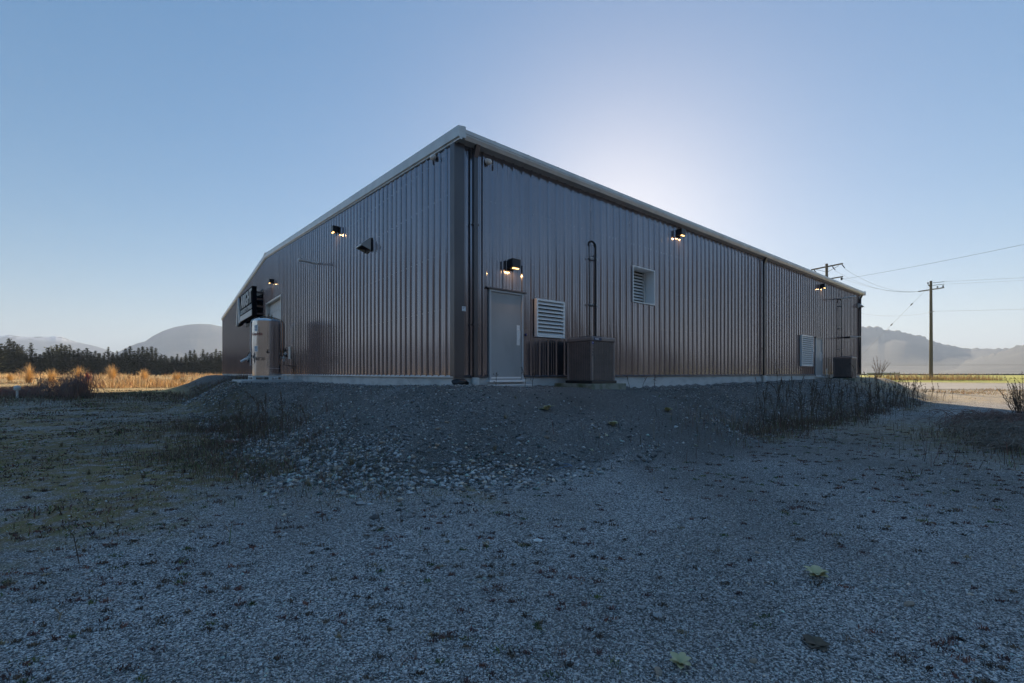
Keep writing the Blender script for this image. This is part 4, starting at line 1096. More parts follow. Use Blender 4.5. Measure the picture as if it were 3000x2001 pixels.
patch("tangled_weeds", 1300, -3.72, 8.15, .22, .06, .9, .04, .13, .006, (5, 4, 3, .5, 1, .3, 2), .8)
# tall golden grass in the sunlit field on the left
def field_grass(name, N, xlim, ylim, h0, h1, w, cols, thr, seed):
    x = xlim[0] + (xlim[1] - xlim[0]) * rng.random(N); y = ylim[0] + (ylim[1] - ylim[0]) * rng.random(N)
    u, v, d, _, _ = uvd(x, y); f = fbm(x * .12, y * .12, seed, 4); k = (d > 4.6) & (rng.random(N) < sstep(thr, thr + .22, f)); x, y = x[k], y[k]; f = f[k]; N = len(x)
    c = cols[rng.integers(0, len(cols), N)] * (.75 + .5 * rng.random((N, 1)))
    blades(name, with_h(x, y), (h0 + (h1 - h0) * rng.random(N) ** 2) * (.5 + 1.0 * sstep(thr, .75, f)), w, c, .5)
GOLD = np.array([(.82, .58, .26), (.72, .48, .20), (.88, .68, .36), (.55, .36, .17), (.62, .34, .18)])
field_grass("field_grass", 60000, (-80, -26), (42, 68), .10, .75, .035, GOLD, .40, 101)
field_grass("field_grass", 26000, (-110, -30), (66, 105), .2, .9, .06, GOLD, .46, 103)
field_grass("verge_grass", 12000, (22, 46), (26, 36), .05, .22, .03, GOLD, .50, 105)
field_grass("verge_grass", 9000, (50, 170), (50, 62), .05, .25, .05, np.array([(.42, .40, .08), (.5, .42, .15)]), .3, 107)
x = 44 + 14 * rng.random(3000); y = 52 + 4 * rng.random(3000); blades("verge_grass", with_h(x, y), .2 + .8 * rng.random(3000) ** 2, .03, GOLD[rng.integers(0, 5, 3000)] * .9, .5)

def grass_clump(name, label, x, y, n, h, spread, m_, group, seed, w=.02, scale=1, arch=.6):
    r_ = random.Random(seed); mb = MB()
    for i in range(n):
        a = r_.uniform(0, 6.283); q = spread * r_.random() ** .7; hh_ = h * r_.uniform(.25, 1) ** .9; ln = q * r_.uniform(.3, 1.4)
        bx_, by_ = .12 * spread * math.cos(a * 3), .12 * spread * math.sin(a * 3)
        pts_ = []
        for k in range(5):
            t = k / 4; pts_.append((bx_ + ln * t ** 1.6 * math.cos(a), by_ + ln * t ** 1.6 * math.sin(a), hh_ * (t - arch * .35 * t * t * (ln / max(spread, .01)))))
        px_, py_ = -math.sin(a) * w / 2, math.cos(a) * w / 2; vs_ = []
        for k, p in enumerate(pts_):
            f = 1 - k / 4.6; vs_ += [(p[0] - px_ * f, p[1] - py_ * f, p[2]), (p[0] + px_ * f, p[1] + py_ * f, p[2])]
        mb.add(vs_, [(2 * k, 2 * k + 1, 2 * k + 3, 2 * k + 2) for k in range(4)])
    o = mb.obj(name, m_, None, fix=False, loc=(x, y, float(terrain(x, y)) - .02)); o.rotation_euler = (0, 0, r_.uniform(0, 6))
    return tag(o, label, "grass clump", group)
for i, (x, y, h, sp, lb) in enumerate([(-62.1, 57.3, 2.9, 1.6, "tall golden reed clump, second from the left in the sunlit field"), (-60.0, 58.1, 2.2, 1.5, "golden clump just right of the tallest left reed clump"),
        (-54.0, 55.6, 2.7, 1.7, "golden clump rising behind the dark bramble mound"), (-61.5, 68.5, 3.0, 1.5, "fan-shaped golden bush standing alone left of centre in the field"),
        (-56.5, 68.5, 2.3, 1.4, "pointed golden clump right of the fan-shaped bush"), (-49.5, 52.0, 1.8, 1.0, "orange-red clump at the right end of the bramble mound"),
        (-50.8, 67.5, 1.8, 1.5, "low golden clump with leaning stems near the building's far corner"), (-71.3, 63.3, 1.3, 1.2, "small golden clump at the far left edge of the field")]):
    grass_clump("reed_clump", lb, x, y, 420, h, sp, M['red_twig'] if i == 5 else M['golden'], "golden clumps in the sunlit field", 200 + i, .045, 1, 1.1)
r_ = random.Random(31)
for i in range(16):
    x = -68 + 38 * r_.random(); y = 47 + 14 * r_.random()
    if uvd(x, y)[2] > 5: grass_clump("reed_clump", "low ragged golden clump scattered through the sunlit left field", x, y, 90, r_.uniform(.7, 1.5), r_.uniform(.5, 1.1), M['golden'] if i % 3 else M['straw'], "low golden clumps in the left field", 400 + i, .035, 1, 1.2)
tl = [(-2.42, 6.73, .24), (-3.12, 7.02, .14), (-.12, 7.86, .12), (-.27, 7.08, .13), (-3.64, 6.43, .16), (-3.51, 6.55, .13), (-2.78, 6.04, .15), (-5.29, 6.4, .12), (-6.29, 6.62, .17), (-7.77, 7.63, .16), (-4.95, 6.73, .12), (-7.58, 7.79, .14),
      (-4.09, 6.21, .12), (-8.3, 7.74, .13), (-4.09, 4.85, .10), (-5.21, 7.24, .13), (-5.93, 5.65, .10), (-2.71, 5.95, .14), (.07, 8.77, .10), (2.31, 8.6, .07), (1.52, 8.28, .07), (3.75, 7.9, .07), (-6.9, 8.9, .16), (-9.2, 9.1, .16), (-5.6, 8.6, .15), (-10.4, 11.2, .18), (-8.1, 10.2, .2)]
for i, (x, y, h) in enumerate(tl):
    lb = {0: "tallest straw tuft at the foot of the rubble bank", 3: "dark green tuft growing in the middle of the rubble"}.get(i, "small dry grass tuft in the weedy gravel")
    grass_clump("grass_tuft", lb, x, y, 70, h, h * .8, M['straw'] if i % 3 != 1 else M['stalk'], None if i in (0, 3) else "small dry grass tufts", 300 + i, .006)

# tall dead weed stalks
def stalk_mesh(seed, h=1.0, bend=.25, side=4):
    r_ = random.Random(seed); mb = MB(); a = r_.uniform(0, 6.28); m_ = 9; pts_ = []
    for k in range(m_):
        t = k / (m_ - 1); off = bend * t ** 3.0
        pts_.append((off * math.cos(a) + .012 * math.sin(9 * t + seed), off * math.sin(a), h * t - .4 * bend * t ** 5))
    mb.tube(pts_, [.0075 * (1 - .6 * k / (m_ - 1)) for k in range(m_)], 4, False)
    def at(t):
        f = t * (m_ - 1); i = min(int(f), m_ - 2); g = f - i; return Vector(pts_[i]) * (1 - g) + Vector(pts_[i + 1]) * g
    for k in range(46):                       # seed heads
        t = .58 + .42 * r_.random() ** .8; p = at(t); s = r_.uniform(.005, .010); q = p + Vector((r_.uniform(-1, 1), r_.uniform(-1, 1), r_.uniform(-.5, .8))) * .014
        mb.add([(q.x + s, q.y, q.z), (q.x - s, q.y, q.z), (q.x, q.y + s, q.z), (q.x, q.y - s, q.z), (q.x, q.y, q.z + s * 1.4), (q.x, q.y, q.z - s * 1.4)], [tuple(f) for f in OCT_F])
    for k in range(side):
        t = r_.uniform(.25, .75); p = at(t); b = r_.uniform(0, 6.28); l = r_.uniform(.08, .22) * h
        e = p + Vector((math.cos(b) * l * .28, math.sin(b) * l * .28, l)); mid = p.lerp(e, .5) + Vector((math.cos(b), math.sin(b), 0)) * .03
        mb.tube([p, mid, e], [.004, .0035, .002], 3, False)
        for j in range(8):
            q = mid.lerp(e, r_.random()) + Vector((r_.uniform(-1, 1), r_.uniform(-1, 1), 0)) * .012; s = r_.uniform(.006, .012)
            mb.add([(q.x + s, q.y, q.z), (q.x - s, q.y, q.z), (q.x, q.y + s, q.z), (q.x, q.y - s, q.z), (q.x, q.y, q.z + s), (q.x, q.y, q.z - s)], [tuple(f) for f in OCT_F])
    return new_mesh("dry_stalk", mb.v, mb.f, M['stalk'])
SM = [stalk_mesh(i, 1.0, (.05, .12, .09, .38, .04, .16)[i], (3, 1, 4, 1, 5, 1)[i]) for i in range(6)]
def stalk(x, y, h, seed, label, group):
    o = link("dry_stalk", SM[seed % 6], None, (x, y, float(terrain(x, y)) - .02), random.Random(seed).uniform(0, 6.28)); o.scale = (1.0, 1.0, h)
    o.rotation_euler[0] = random.Random(seed + 1).uniform(-.12, .12); o.rotation_euler[1] = random.Random(seed + 2).uniform(-.02, .16)
    tag(o, label, "dead weed", group)
for i, (x, y, h) in enumerate([(-4.88, 8.7, 1.38), (-4.43, 8.15, 1.02), (-4.58, 8.9, 1.0), (-3.45, 7.29, 1.05), (-6.2, 11.0, .85), (-7.96, 12.83, .6), (-9.99, 15.34, .6), (-7.09, 11.57, .7), (-5.9, 10.2, .8), (-4.02, 8.34, .5), (-10.45, 16.14, .5), (-11.88, 17.05, .55), (-5.2, 9.3, .75), (-5.35, 9.6, 1.0)]):
    lb = {0: "tallest arching dead stalk on the left bank", 3: "curved dead stalk standing right of the others on the left bank"}.get(i, "dead weed stalk on the left gravel bank")
    stalk(x, y, h, (3, 1, 4, 3, 0, 5, 2, 4, 1, 0, 5, 2, 4, 0)[i] + 6 * i, lb, None if i in (0, 3) else "dead stalks on the left bank")
r_ = random.Random(21)
for i in range(150):
    u = 6.6 + 24 * r_.random() ** .95; v = -3.9 + r_.gauss(0, .5) + .02 * u; x, y = B2W(u, v)
    h = r_.uniform(.7, 1.5) * (1.15 if r_.random() < .25 else .9) * (1 - .25 * (u > 22))
    stalk(x, y, h, i, "dark dead weed stalk in the thicket below the long wall", "dead stalks along the long wall")
for i in range(46):
    x = 21.5 + 9 * r_.random(); y = 25.5 + 10 * r_.random()
    if uvd(x, y)[2] < 2.6 or x / y > .93: continue
    stalk(x, y, r_.uniform(.6, 1.25), i + 3, "dead weed stalk catching sun beyond the building's right corner", "stalks beyond the right corner")
for i in range(40):
    x = -42 + 18 * r_.random(); y = 36 + 12 * r_.random()
    if uvd(x, y)[2] < 4.6: continue
    stalk(x, y, r_.uniform(.7, 1.5), i + 9, "dead weed stalk at the edge of the sunlit left field", "stalks along the left field edge")
for i, (u, v, h) in enumerate([(.95, -.28, .35), (1.45, -.75, .5), (1.7, -.7, .45), (5.9, -.35, .45), (7.3, -.3, .5), (6.4, -.5, .4)]):
    x, y = B2W(u, v); stalk(x, y, h, 60 + i, "short thin weed against the foundation of the long wall", "thin weeds by the foundation")

# brambles: arching bare canes
def bramble(x, y, n, R_b, h, m_, label, seed, w=.008, flat=1.0, fine=.5):
    r_ = random.Random(seed); mb = MB()
    for i in range(n):
        a = r_.uniform(0, 6.283); l = R_b * r_.uniform(.35, 1.1); hh_ = h * r_.uniform(.45, 1.1); sx, sy = r_.gauss(0, R_b * .32), r_.gauss(0, R_b * .32) * flat
        pts_ = [(sx + l * t * math.cos(a) + r_.gauss(0, .02) * R_b, sy + l * t * math.sin(a) * flat + r_.gauss(0, .02) * R_b, max(hh_ * math.sin(math.pi * min(t * .95 + .05, 1)) * (1 - .15 * t), 0)) for t in (0, .15, .35, .55, .75, 1)]
        ww = w * r_.uniform(.5, 1.2)
        mb.tube(pts_, [ww, ww, ww * .85, ww * .7, ww * .5, ww * .3], 3, False)
        if r_.random() < fine:
            p = Vector(pts_[r_.choice((2, 3, 4))]); q = p + Vector((r_.gauss(0, .2), r_.gauss(0, .2), r_.uniform(0, .3))) * R_b * .5
            mb.tube([p, p.lerp(q, .5) + Vector((0, 0, .03)), q], [ww * .5, ww * .4, ww * .2], 3, False)
    o = mb.obj("bramble_bush", m_, None, fix=False, loc=(x, y, float(terrain(x, y)) - .03)); return tag(o, label, "bush", "bare bramble bushes")
bramble(-24.6, 24.4, 170, 1.5, 1.2, M['bramble'], "tall dark bramble mound at the left edge of the shaded yard", 1, .012, 1, .9)
bramble(-23.0, 23.6, 120, .8, 1.5, M['bramble'], "dark twiggy bush at the right side of the left bramble mound", 2, .011, 1, .9)
bramble(-27.6, 25.2, 150, 2.0, .6, M['bramble'], "low reddish bramble left of the dark mound", 3, .011, 1, .9)
bramble(-30.2, 26.8, 200, 2.0, .6, M['red_twig'], "low red-leaved bramble at the far left edge", 4, .012)
bramble(10.2, 8.75, 210, 1.0, .30, M['twig_pale'], "heap of pale dead branches at the right edge of the yard", 5, .009, 1, .8)
bramble(11.6, 10.4, 260, 1.1, .42, M['twig_pale'], "tangled grey bramble behind the dead branch heap on the right", 6, .009)
bramble(13.4, 12.2, 260, 1.2, .5, M['bramble'], "dark bramble between the branch heap and the upright shoots", 7, .010)
# long pale twigs lying out of the heap
for i, (x0_, y0_, x1_, y1_, z) in enumerate([(10.0, 8.7, 8.3, 9.2, .22), (10.1, 8.6, 8.1, 8.5, .10), (9.9, 8.2, 8.9, 7.6, .05), (10.4, 8.9, 9.0, 8.0, .3)]):
    zz = float(terrain((x0_ + x1_) / 2, (y0_ + y1_) / 2)); mb = MB()
    pp = [Vector((x0_, y0_, zz + .06)).lerp(Vector((x1_, y1_, zz + z)), t) + Vector((0, .05 * math.sin(5 * t + i), .04 * math.sin(7 * t))) for t in (0, .2, .4, .6, .8, 1)]
    mb.tube(pp, [.009, .008, .007, .006, .004, .002], 5)
    for t in (.35, .55, .75):
        p = pp[0].lerp(pp[-1], t); mb.tube([p, p + Vector((-.15, .06 * (-1) ** i, .16 - .2 * t))], [.004, .001], 3)
    tag(mb.obj("fallen_branch", M['twig_pale'], None, smooth=True), ("long dead branch poking out to the left of the heap", "straight thin branch lying low left of the heap", "curved pale branch on the gravel in front of the heap", "short raised branch above the heap")[i], "branch", "dead branches on the right")
# upright shoots
def shoots(x, y, n, h, label, seed):
    r_ = random.Random(seed); mb = MB()
    for i in range(n):
        a = r_.uniform(0, 6.283); ln = r_.uniform(.05, .55) * h * .8; hh_ = h * r_.uniform(.5, 1)
        pts_ = [(.1 * math.cos(a) + ln * t ** 1.3 * math.cos(a) + .02 * math.sin(6 * t + i), .1 * math.sin(a) + ln * t ** 1.3 * math.sin(a), hh_ * t) for t in (0, .25, .5, .75, 1)]
        mb.tube(pts_, [.011, .009, .007, .005, .003], 4, False)
        for k in range(20):
            t = r_.uniform(.3, 1); j = min(int(t * 4), 3); p = Vector(pts_[j]).lerp(Vector(pts_[j + 1]), t * 4 - j); s = r_.uniform(.008, .015)
            q = p + Vector((r_.uniform(-1, 1), r_.uniform(-1, 1), .5)) * .015
            mb.add([(q.x + s, q.y, q.z), (q.x - s, q.y, q.z), (q.x, q.y + s, q.z), (q.x, q.y - s, q.z), (q.x, q.y, q.z + s * 1.8), (q.x, q.y, q.z - s)], [tuple(f) for f in OCT_F])
        for k in range(5):
            t = r_.uniform(.3, .8); j = min(int(t * 4), 3); p = Vector(pts_[j]).lerp(Vector(pts_[j + 1]), t * 4 - j)
            mb.tube([p, p + Vector((r_.gauss(0, .14), r_.gauss(0, .14), r_.uniform(.1, .3)))], [.004, .0015], 3, False)
    o = mb.obj("shrub", M['stalk'], None, fix=False, loc=(x, y, float(terrain(x, y)) - .03)); return tag(o, label, "shrub", "bare upright shrubs")
shoots(16.0, 13.9, 30, 1.75, "bare upright shrub with budded shoots at the right edge", 3)
shoots(17.3, 15.2, 22, 1.3, "smaller bare shrub behind the budded one at the right edge", 4)
shoots(B2W(31.9, -.9)[0], B2W(31.9, -.9)[1], 16, 1.5, "thin bare shrub at the far right corner of the building", 5)

# mullein rosettes with single leaves
def rosette(x, y, R_r, label, seed, m_, nl=13, lift=1.0):
    r_ = random.Random(seed); t = thing("weed_rosette", label, "plant", (x, y, float(terrain(x, y)) + .004), r_.uniform(0, 6), "pale leafy rosettes")
    for i in range(nl):
        a = 2 * math.pi * i / nl * 1.0 + r_.uniform(-.25, .25); L_ = R_r * r_.uniform(.65, 1.1); wd = R_r * .36 * r_.uniform(.8, 1.1); up = R_r * r_.uniform(.12, .65) * lift
        vs_, fs_ = [], []
        for k in range(6):
            f = k / 5; ww = wd * math.sin(math.pi * (f * .86 + .10)); z = up * math.sin(f * 1.7) + .004 * i / nl; cu_ = ww * .35
            for s_, zz in ((-1, cu_), (0, 0), (1, cu_)):
                vs_.append((L_ * f * math.cos(a) - s_ * ww * math.sin(a), L_ * f * math.sin(a) + s_ * ww * math.cos(a), z + zz * (1 - .4 * f)))
        for k in range(5):
            for j in range(2): q = k * 3 + j; fs_.append((q, q + 1, q + 4, q + 3))
        MB().add(vs_, fs_).obj("leaf", m_, t, smooth=True, fix=False)
    return t
M['leaf_brown'] = grime(mat("brown_dry_leaf", (.13, .10, .065), .85), (.08, .06, .045), 12)
rosette(.66, 8.55, .15, "pale green rosette on the gravel ramp below the near grey door", 1, M['rosette'])
rosette(1.95, 8.6, .13, "pale green rosette on the ramp below the near condenser", 2, M['rosette'])
rosette(2.24, 3.27, .085, "pale curled rosette on the near gravel on the right", 3, M['rosette'])
rosette(.87, 2.3, .062, "pale cupped rosette at the bottom edge of the yard", 4, M['rosette'], 9)
rosette(1.68, 2.47, .075, "brown withered rosette right of centre near the bottom edge", 5, M['leaf_brown'], 13, .3)
rosette(1.28, 2.10, .06, "brown withered rosette at the very bottom edge", 6, M['leaf_brown'], 13, .3)
rosette(3.6, 10.3, .14, "pale rosette at the foot of the ramp, furthest right", 7, M['rosette'])

# small litter
x, y = .23, 3.98; o = MB().add([(-.035, -.02, .006), (.03, -.028, .004), (.045, .005, .010), (.0, .03, .016), (-.04, .018, .010), (0, 0, .024)], [(0, 1, 5), (1, 2, 5), (2, 3, 5), (3, 4, 5), (4, 0, 5), (4, 3, 2, 1, 0)]).obj("paper_scrap", M['white'], None, loc=(x, y, float(terrain(x, y)) + .006))
tag(o, "flat white scrap lying on the gravel in the middle foreground", "litter")
x, y = .53, 4.15; o = MB().box(-.008, .008, -.022, .022, 0, .008, .001).obj("plastic_chip", M['white'], None, loc=(x, y, float(terrain(x, y)) + .006), rotz=.3); tag(o, "tiny white plastic strip right of the flat white scrap", "litter")
x, y = .78, 7.04; z = float(terrain(x, y)); o = MB().tube([(.17 * math.cos(a * .5), .10 * math.sin(a * .5), .02 + .03 * math.sin(a * .7)) for a in range(0, 13)], .0035, 5, False).obj("cord_loop", mat("blue_cord", (.10, .22, .42), .5), None, loc=(x, y, z)); tag(o, "thin blue cord loop at the right foot of the rubble", "cord")
x, y = -5.91, 9.41; o = MB().prism([(-.13, 0), (.13, .01), (.12, .05), (.05, .035), (.0, .06), (-.06, .04), (-.12, .065)], 'y', -.03, .03).obj("crushed_carton", mat("faded_red_card", (.32, .16, .13), .8), None, loc=(x, y, float(terrain(x, y)) + .04)); tag(o, "crushed faded red carton in the dark weeds on the left", "litter")
x, y = -26.2, 23.6; z = float(terrain(x, y)); t = thing("marker_post", "short white marker post in the weeds at the far left", "marker", (x, y, z))
MB().lathe([(.05, 0), (.05, .42)], 12).obj("post", M['offwhite'], t); MB().lathe([(.10, .43), (.13, .47), (.13, .62), (.08, .68), (.01, .69)], 14).obj("cap", M['white'], t, smooth=True)

# ------------------------------------------------------------------ trees
def conifer(seed, h=7.0, w=1.7):
    r_ = random.Random(seed); mb = MB()
    nl = 26
    for li in range(nl):
        f = (li + r_.random() * .5) / nl; z = .25 + f * (h - .3); rad = w * (1 - f ** 2.2) * r_.uniform(.72, 1.1) + .10
        nb = max(5, int(15 * (1 - f) + 4))
        for b in range(nb):
            a = 2 * math.pi * b / nb + li * 1.1 + r_.uniform(-.3, .3); L_ = rad * r_.uniform(.7, 1.15); up = r_.uniform(.05, .5) * L_
            cx_, sx_ = math.cos(a), math.sin(a)
            for k in range(4):
                q = (k + .6) / 4 * L_; s = .20 + .22 * (1 - f) * r_.uniform(.6, 1.2); px_, py_, pz_ = q * cx_ + r_.gauss(0, .05), q * sx_ + r_.gauss(0, .05), z + up * (q / L_) ** 1.3 + r_.gauss(0, .05)
                t1 = r_.uniform(0, 6.28); tz = r_.uniform(-.3, .9)
                d1 = Vector((cx_ * .9 + .3 * math.cos(t1), sx_ * .9 + .3 * math.sin(t1), tz)) * s; d2 = Vector((-sx_, cx_, r_.uniform(-.5, .5))) * s * .55
                p = Vector((px_, py_, pz_)); mb.add([p - d1 * .5 - d2 * .6, p + d2, p + d1, p - d2], [(0, 1, 2), (0, 2, 3)])
    return new_mesh("crown", mb.v, mb.f, M['conifer']), new_mesh("trunk", *(lambda q: (q.v, q.f))(MB().tube([(0, 0, -.1), (0, 0, h * .5), (0, 0, h)], [.12, .07, .015], 6)), M['bark'])
variants = []
for i in range(5):
    cm, tm = conifer(50 + i, (7.2, 6.4, 7.6, 6.9, 6.2)[i], (1.75, 1.9, 1.6, 1.8, 1.7)[i]); variants.append((cm, tm))
r_ = random.Random(77)
def tree_at(x, y, vi, s, label, group):
    t = thing("conifer_tree", label, "conifer", (x, y, float(terrain(x, y)) - .05), r_.uniform(0, 6.28), group); t.scale = (s, s, s * r_.uniform(.92, 1.08))
    link("crown", variants[vi][0], t); link("trunk", variants[vi][1], t)
nrow = 60
for i in range(nrow):
    px_ = -60 + i * 12.6; Zt = 100 + 38 * max(px_, -60) / 653 + r_.uniform(-1, 1); X_ = (px_ - 1500) / 1305.5 * Zt
    s = 1.0 + .12 * math.sin(i * .37) + r_.uniform(-.07, .07) - (.10 if i % 9 == 6 else 0) + (.03 if i < 9 else 0)
    tree_at(X_, Zt, (i * 7 + i // 4) % 5, s * 1.04, "dark young conifer in the dense row behind the left field", "conifers in the front row")
for i in range(54):
    px_ = -60 + i * 14.2; Zt = 104 + 38 * max(px_, -60) / 653 + r_.uniform(-1, 1); X_ = (px_ - 1492) / 1305.5 * Zt
    tree_at(X_, Zt, (i * 3 + 1) % 5, .84 + r_.uniform(-.08, .1), "shorter conifer filling the second row behind the left field", "conifers in the second row")
# one broad yellow-green tree behind the row
mb = MB(); r2 = random.Random(9)
for c in range(26):
    ca_ = r2.uniform(0, 6.28); cr = r2.uniform(.2, 2.2); cz = r2.uniform(3.2, 8.2); cr *= math.sin(math.pi * (cz - 2.2) / 7.5)
    for k in range(70):
        p = Vector((cr * math.cos(ca_) + r2.gauss(0, .55), cr * math.sin(ca_) + r2.gauss(0, .55), cz + r2.gauss(0, .45))); s = r2.uniform(.12, .25)
        d1 = Vector((r2.gauss(0, 1), r2.gauss(0, 1), r2.gauss(0, 1))).normalized() * s; d2 = d1.cross(Vector((0, 0, 1))).normalized() * s * .7
        mb.add([p - d1, p + d2, p + d1, p - d2], [(0, 1, 2, 3)])
X_, Zt = (168 - 1500) / 1305.5 * 124, 124
t = thing("broad_tree", "rounded yellow-green tree rising behind the conifer row", "tree", (X_, Zt, .8))
mb.obj("crown", M['yellowtree'], t, fix=False)
tb = MB(); tb.tube([(0, 0, 0), (.1, 0, 2.5), (0, .1, 6)], [.22, .16, .06], 7)
for a in (0, 2, 4): tb.tube([(.08, 0, 2.4), (1.2 * math.cos(a), 1.2 * math.sin(a), 4.6)], [.1, .03], 5)
tb.obj("trunk", M['bark'], t)
for c in t.children: c.scale = (1.15, 1.15, .92)

# dark hedge line and wooden boards across the far right field
hb = MB(); rh = random.Random(4)
hv, hf = [], []
for i in range(240):
    x = 60 + i * 1.6
    for k in range(16):
        p = Vector((x + rh.uniform(-.9, .9), 178 + rh.uniform(-.5, .5), .80 + rh.uniform(0, .55))); s = rh.uniform(.10, .22)
        d1 = Vector((rh.gauss(0, 1), rh.gauss(0, 1), rh.gauss(0, .6))).normalized() * s; d2 = d1.cross(Vector((0, 1, .2))).normalized() * s
        hb.add([p - d1, p + d2, p + d1, p - d2], [(0, 1, 2, 3)])
hb.box(60, 444, 178.6, 180, .4, 1.28)
o = hb.obj("hedge", M['bark'], None, fix=False); tag(o, "long low dark hedge at the far side of the right field", "hedge")
gx0, gy0, gx1, gy1 = 67, 84, 79, 90
t = thing("guard_rail", "low grey guard rail seen past the building's right corner", "guard rail", (gx0, gy0, .85), math.atan2(gy1 - gy0, gx1 - gx0))
MB().prism([(0, .55), (-.06, .60), (0, .66), (-.06, .74), (0, .80), (.02, .80), (.02, .55)], 'x', 0, 12).obj("rail", M['rail'], t)
for k in range(5): MB().box(k * 2.9, k * 2.9 + .12, .022, .14, 0, .78).obj("post", M['rail'], t)
t = thing("board_sign", "small pale board on two posts beyond the roadside grass", "sign", (50.5, 58.4, .75), .25)
MB().box(-.42, .42, -.02, .02, .15, .85).obj("board", M['plywood'], t)
for sx_ in (-.42, .38): MB().box(sx_, sx_ + .06, .021, .08, -.1, .95).obj("post", M['wood_pole'], t)

# ------------------------------------------------------------------ utility poles and cables
def pole(x, y, zt, label, rb=.19, rt=.125):
    z = float(terrain(x, y)); t = thing("utility_pole", label, "utility pole", (x, y, z), 0, "wooden utility poles")
    MB().tube([(0, 0, -.3), (.02, 0, (zt - z) * .5), (0, 0, zt - z)], [rb, (rb + rt) / 2, rt], 14).obj("shaft", M['wood_pole'], t, smooth=True); return t, z
def insulator(t, p, down=False, s=1.0):
    d = -1 if down else 1
    prof = [(.02, 0), (.07, .03), (.05, .05), (.085, .08), (.05, .10), (.07, .13), (.03, .17)]
    o = MB().lathe([(r * s, z * s * d) for r, z in prof], 10).obj("insulator", M['insul'], t, smooth=True); o.location = p; return o
def cross_arm(t, a, b, th_=.10, h=.12):
    a = Vector(a); b = Vector(b); d = (b - a); L_ = Vector((d.x, d.y, 0)).length
    o = MB().box(-L_ / 2, L_ / 2, -th_ / 2, th_ / 2, -h / 2, h / 2, .008).obj("cross_arm", M['wood_pole'], t); o.location = (a + b) / 2; o.rotation_euler = (0, -math.atan2(d.z, L_), math.atan2(d.y, d.x)); return o
# near pole
P2 = Vector((50.75, 54.0, 0)); t2, z2 = pole(50.75, 54.0, 12.7, "tall wooden utility pole standing in the roadside grass on the right")
def rel(t, p): return Vector(p) - t.location
cross_arm(t2, rel(t2, (50.2, 55.1, 11.62)), rel(t2, (51.3, 52.9, 11.70)), .10, .11)
cross_arm(t2, rel(t2, (50.30, 53.9, 12.25)), rel(t2, (50.75, 54.0, 12.0)), .10, .10)
for p in ((50.30, 53.9, 12.32), (51.02, 53.45, 11.76), (51.25, 53.0, 11.78)): insulator(t2, rel(t2, p), s=1.2)
for z_ in (12.45, 12.15): MB().tube([rel(t2, (50.85, 53.9, z_)), rel(t2, (51.8, 53.4, z_ + .05))], .03, 6).obj("strain_insulator", M['insul'], t2)
for z_ in (9.0, 8.85): MB().tube([rel(t2, (50.75, 54.0, z_)), rel(t2, (50.75, 54.0, z_ + .05))], .19, 14).obj("pole_band", M['rail'], t2)
MB().box(.16, .42, -.03, .03, 9.0 - z2, 9.05 - z2).obj("cable_clamp", M['insul'], t2)
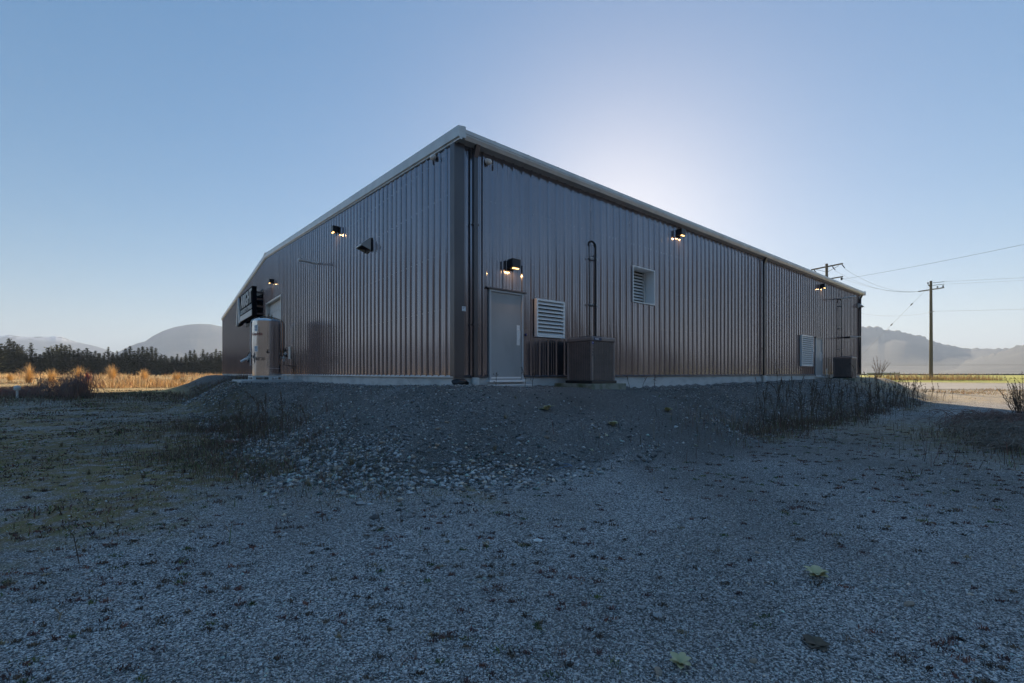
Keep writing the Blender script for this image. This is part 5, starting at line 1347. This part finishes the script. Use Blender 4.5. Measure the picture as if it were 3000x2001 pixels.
# far pole, behind the building
t1, z1_ = pole(35.3, 50.0, 13.8, "wooden utility pole with two cross arms rising behind the building", .19, .13)
cross_arm(t1, rel(t1, (34.3, 51.1, 13.38)), rel(t1, (36.28, 48.85, 13.55)), .12, .14)
cross_arm(t1, rel(t1, (34.6, 50.8, 12.02)), rel(t1, (36.28, 48.85, 12.12)), .12, .12)
for s_ in (-1, 1):
    MB().tube([rel(t1, (35.3 + s_ * .75, 50 - s_ * .85, 13.4)), rel(t1, (35.3, 49.9, 12.85))], .022, 6).obj("arm_brace", M['trim_dark'], t1)
for p in ((34.5, 50.9, 13.32), (35.65, 49.6, 13.4), (36.2, 48.9, 13.45)):
    MB().tube([rel(t1, p), rel(t1, (p[0] + .25, p[1] - .1, p[2] - .42))], [.05, .04], 8).obj("hanging_insulator", M['insul'], t1)
for p in ((35.55, 49.7, 11.95), (36.2, 48.95, 12.03)): insulator(t1, rel(t1, p), True, 1.6)
def wire(a, b, sag, label, r=.012, n=24, extra=None):
    a = Vector(a); b = Vector(b)
    pts_ = [a.lerp(b, k / n) - Vector((0, 0, 4 * sag * (k / n) * (1 - k / n))) for k in range(n + 1)]
    o = MB().tube(pts_, r * .62, 5, False).obj("cable", M['wire'], None, smooth=True, fix=False); return tag(o, label, "cable", "overhead cables")
wire((36.45, 48.8, 12.95), (50.2, 55.0, 11.62), .8, "highest sagging cable between the two poles", .016)
wire((35.9, 49.5, 12.9), (50.5, 54.4, 11.62), 1.0, "middle sagging cable between the two poles", .014)
wire((36.2, 48.95, 12.0), (51.2, 53.0, 11.62), .9, "lowest sagging power cable between the two poles", .014)
wire((36.3, 48.9, 11.85), (31.5, -8.0, 9.4), .9, "long cable rising from the far pole to the upper right edge", .017, 60)
wire((51.8, 53.4, 12.5), (104, 24, 13.0), .7, "upper cable running right from the near pole top", .015)
wire((51.6, 53.5, 12.2), (104, 25, 12.2), .5, "second cable running right from the near pole", .012)
wire((51.2, 53.9, 9.02), (106, 27, 9.3), .6, "lower communication cable running right from the near pole", .014)
wire((35.3, 50, 9.1), (50.7, 54.0, 8.9), .75, "low communication cable sagging between the poles", .012)
wire((130 * .79, 130, 4.3), (260, 128, 4.5), .3, "distant upper cable crossing in front of the far hills", .035)
wire((130 * .79, 130, 3.9), (260, 128, 4.15), .3, "distant lower cable crossing in front of the far hills", .03)
o = wire((50.7, 54.0, 12.2), (44.2, 60.2, .9), 0, "guy wire slanting down to the left from the near pole", .014)
o["group"] = "guy wires"
for f in (.19, .40):
    p = Vector((50.7, 54.0, 12.2)).lerp(Vector((44.2, 60.2, .9)), f); dv = (Vector((44.2, 60.2, .9)) - Vector((50.7, 54, 12.2))).normalized()
    MB().tube([p - dv * .16, p, p + dv * .16], [.04, .07, .04], 8).obj("guy_insulator", M['insul'], o)
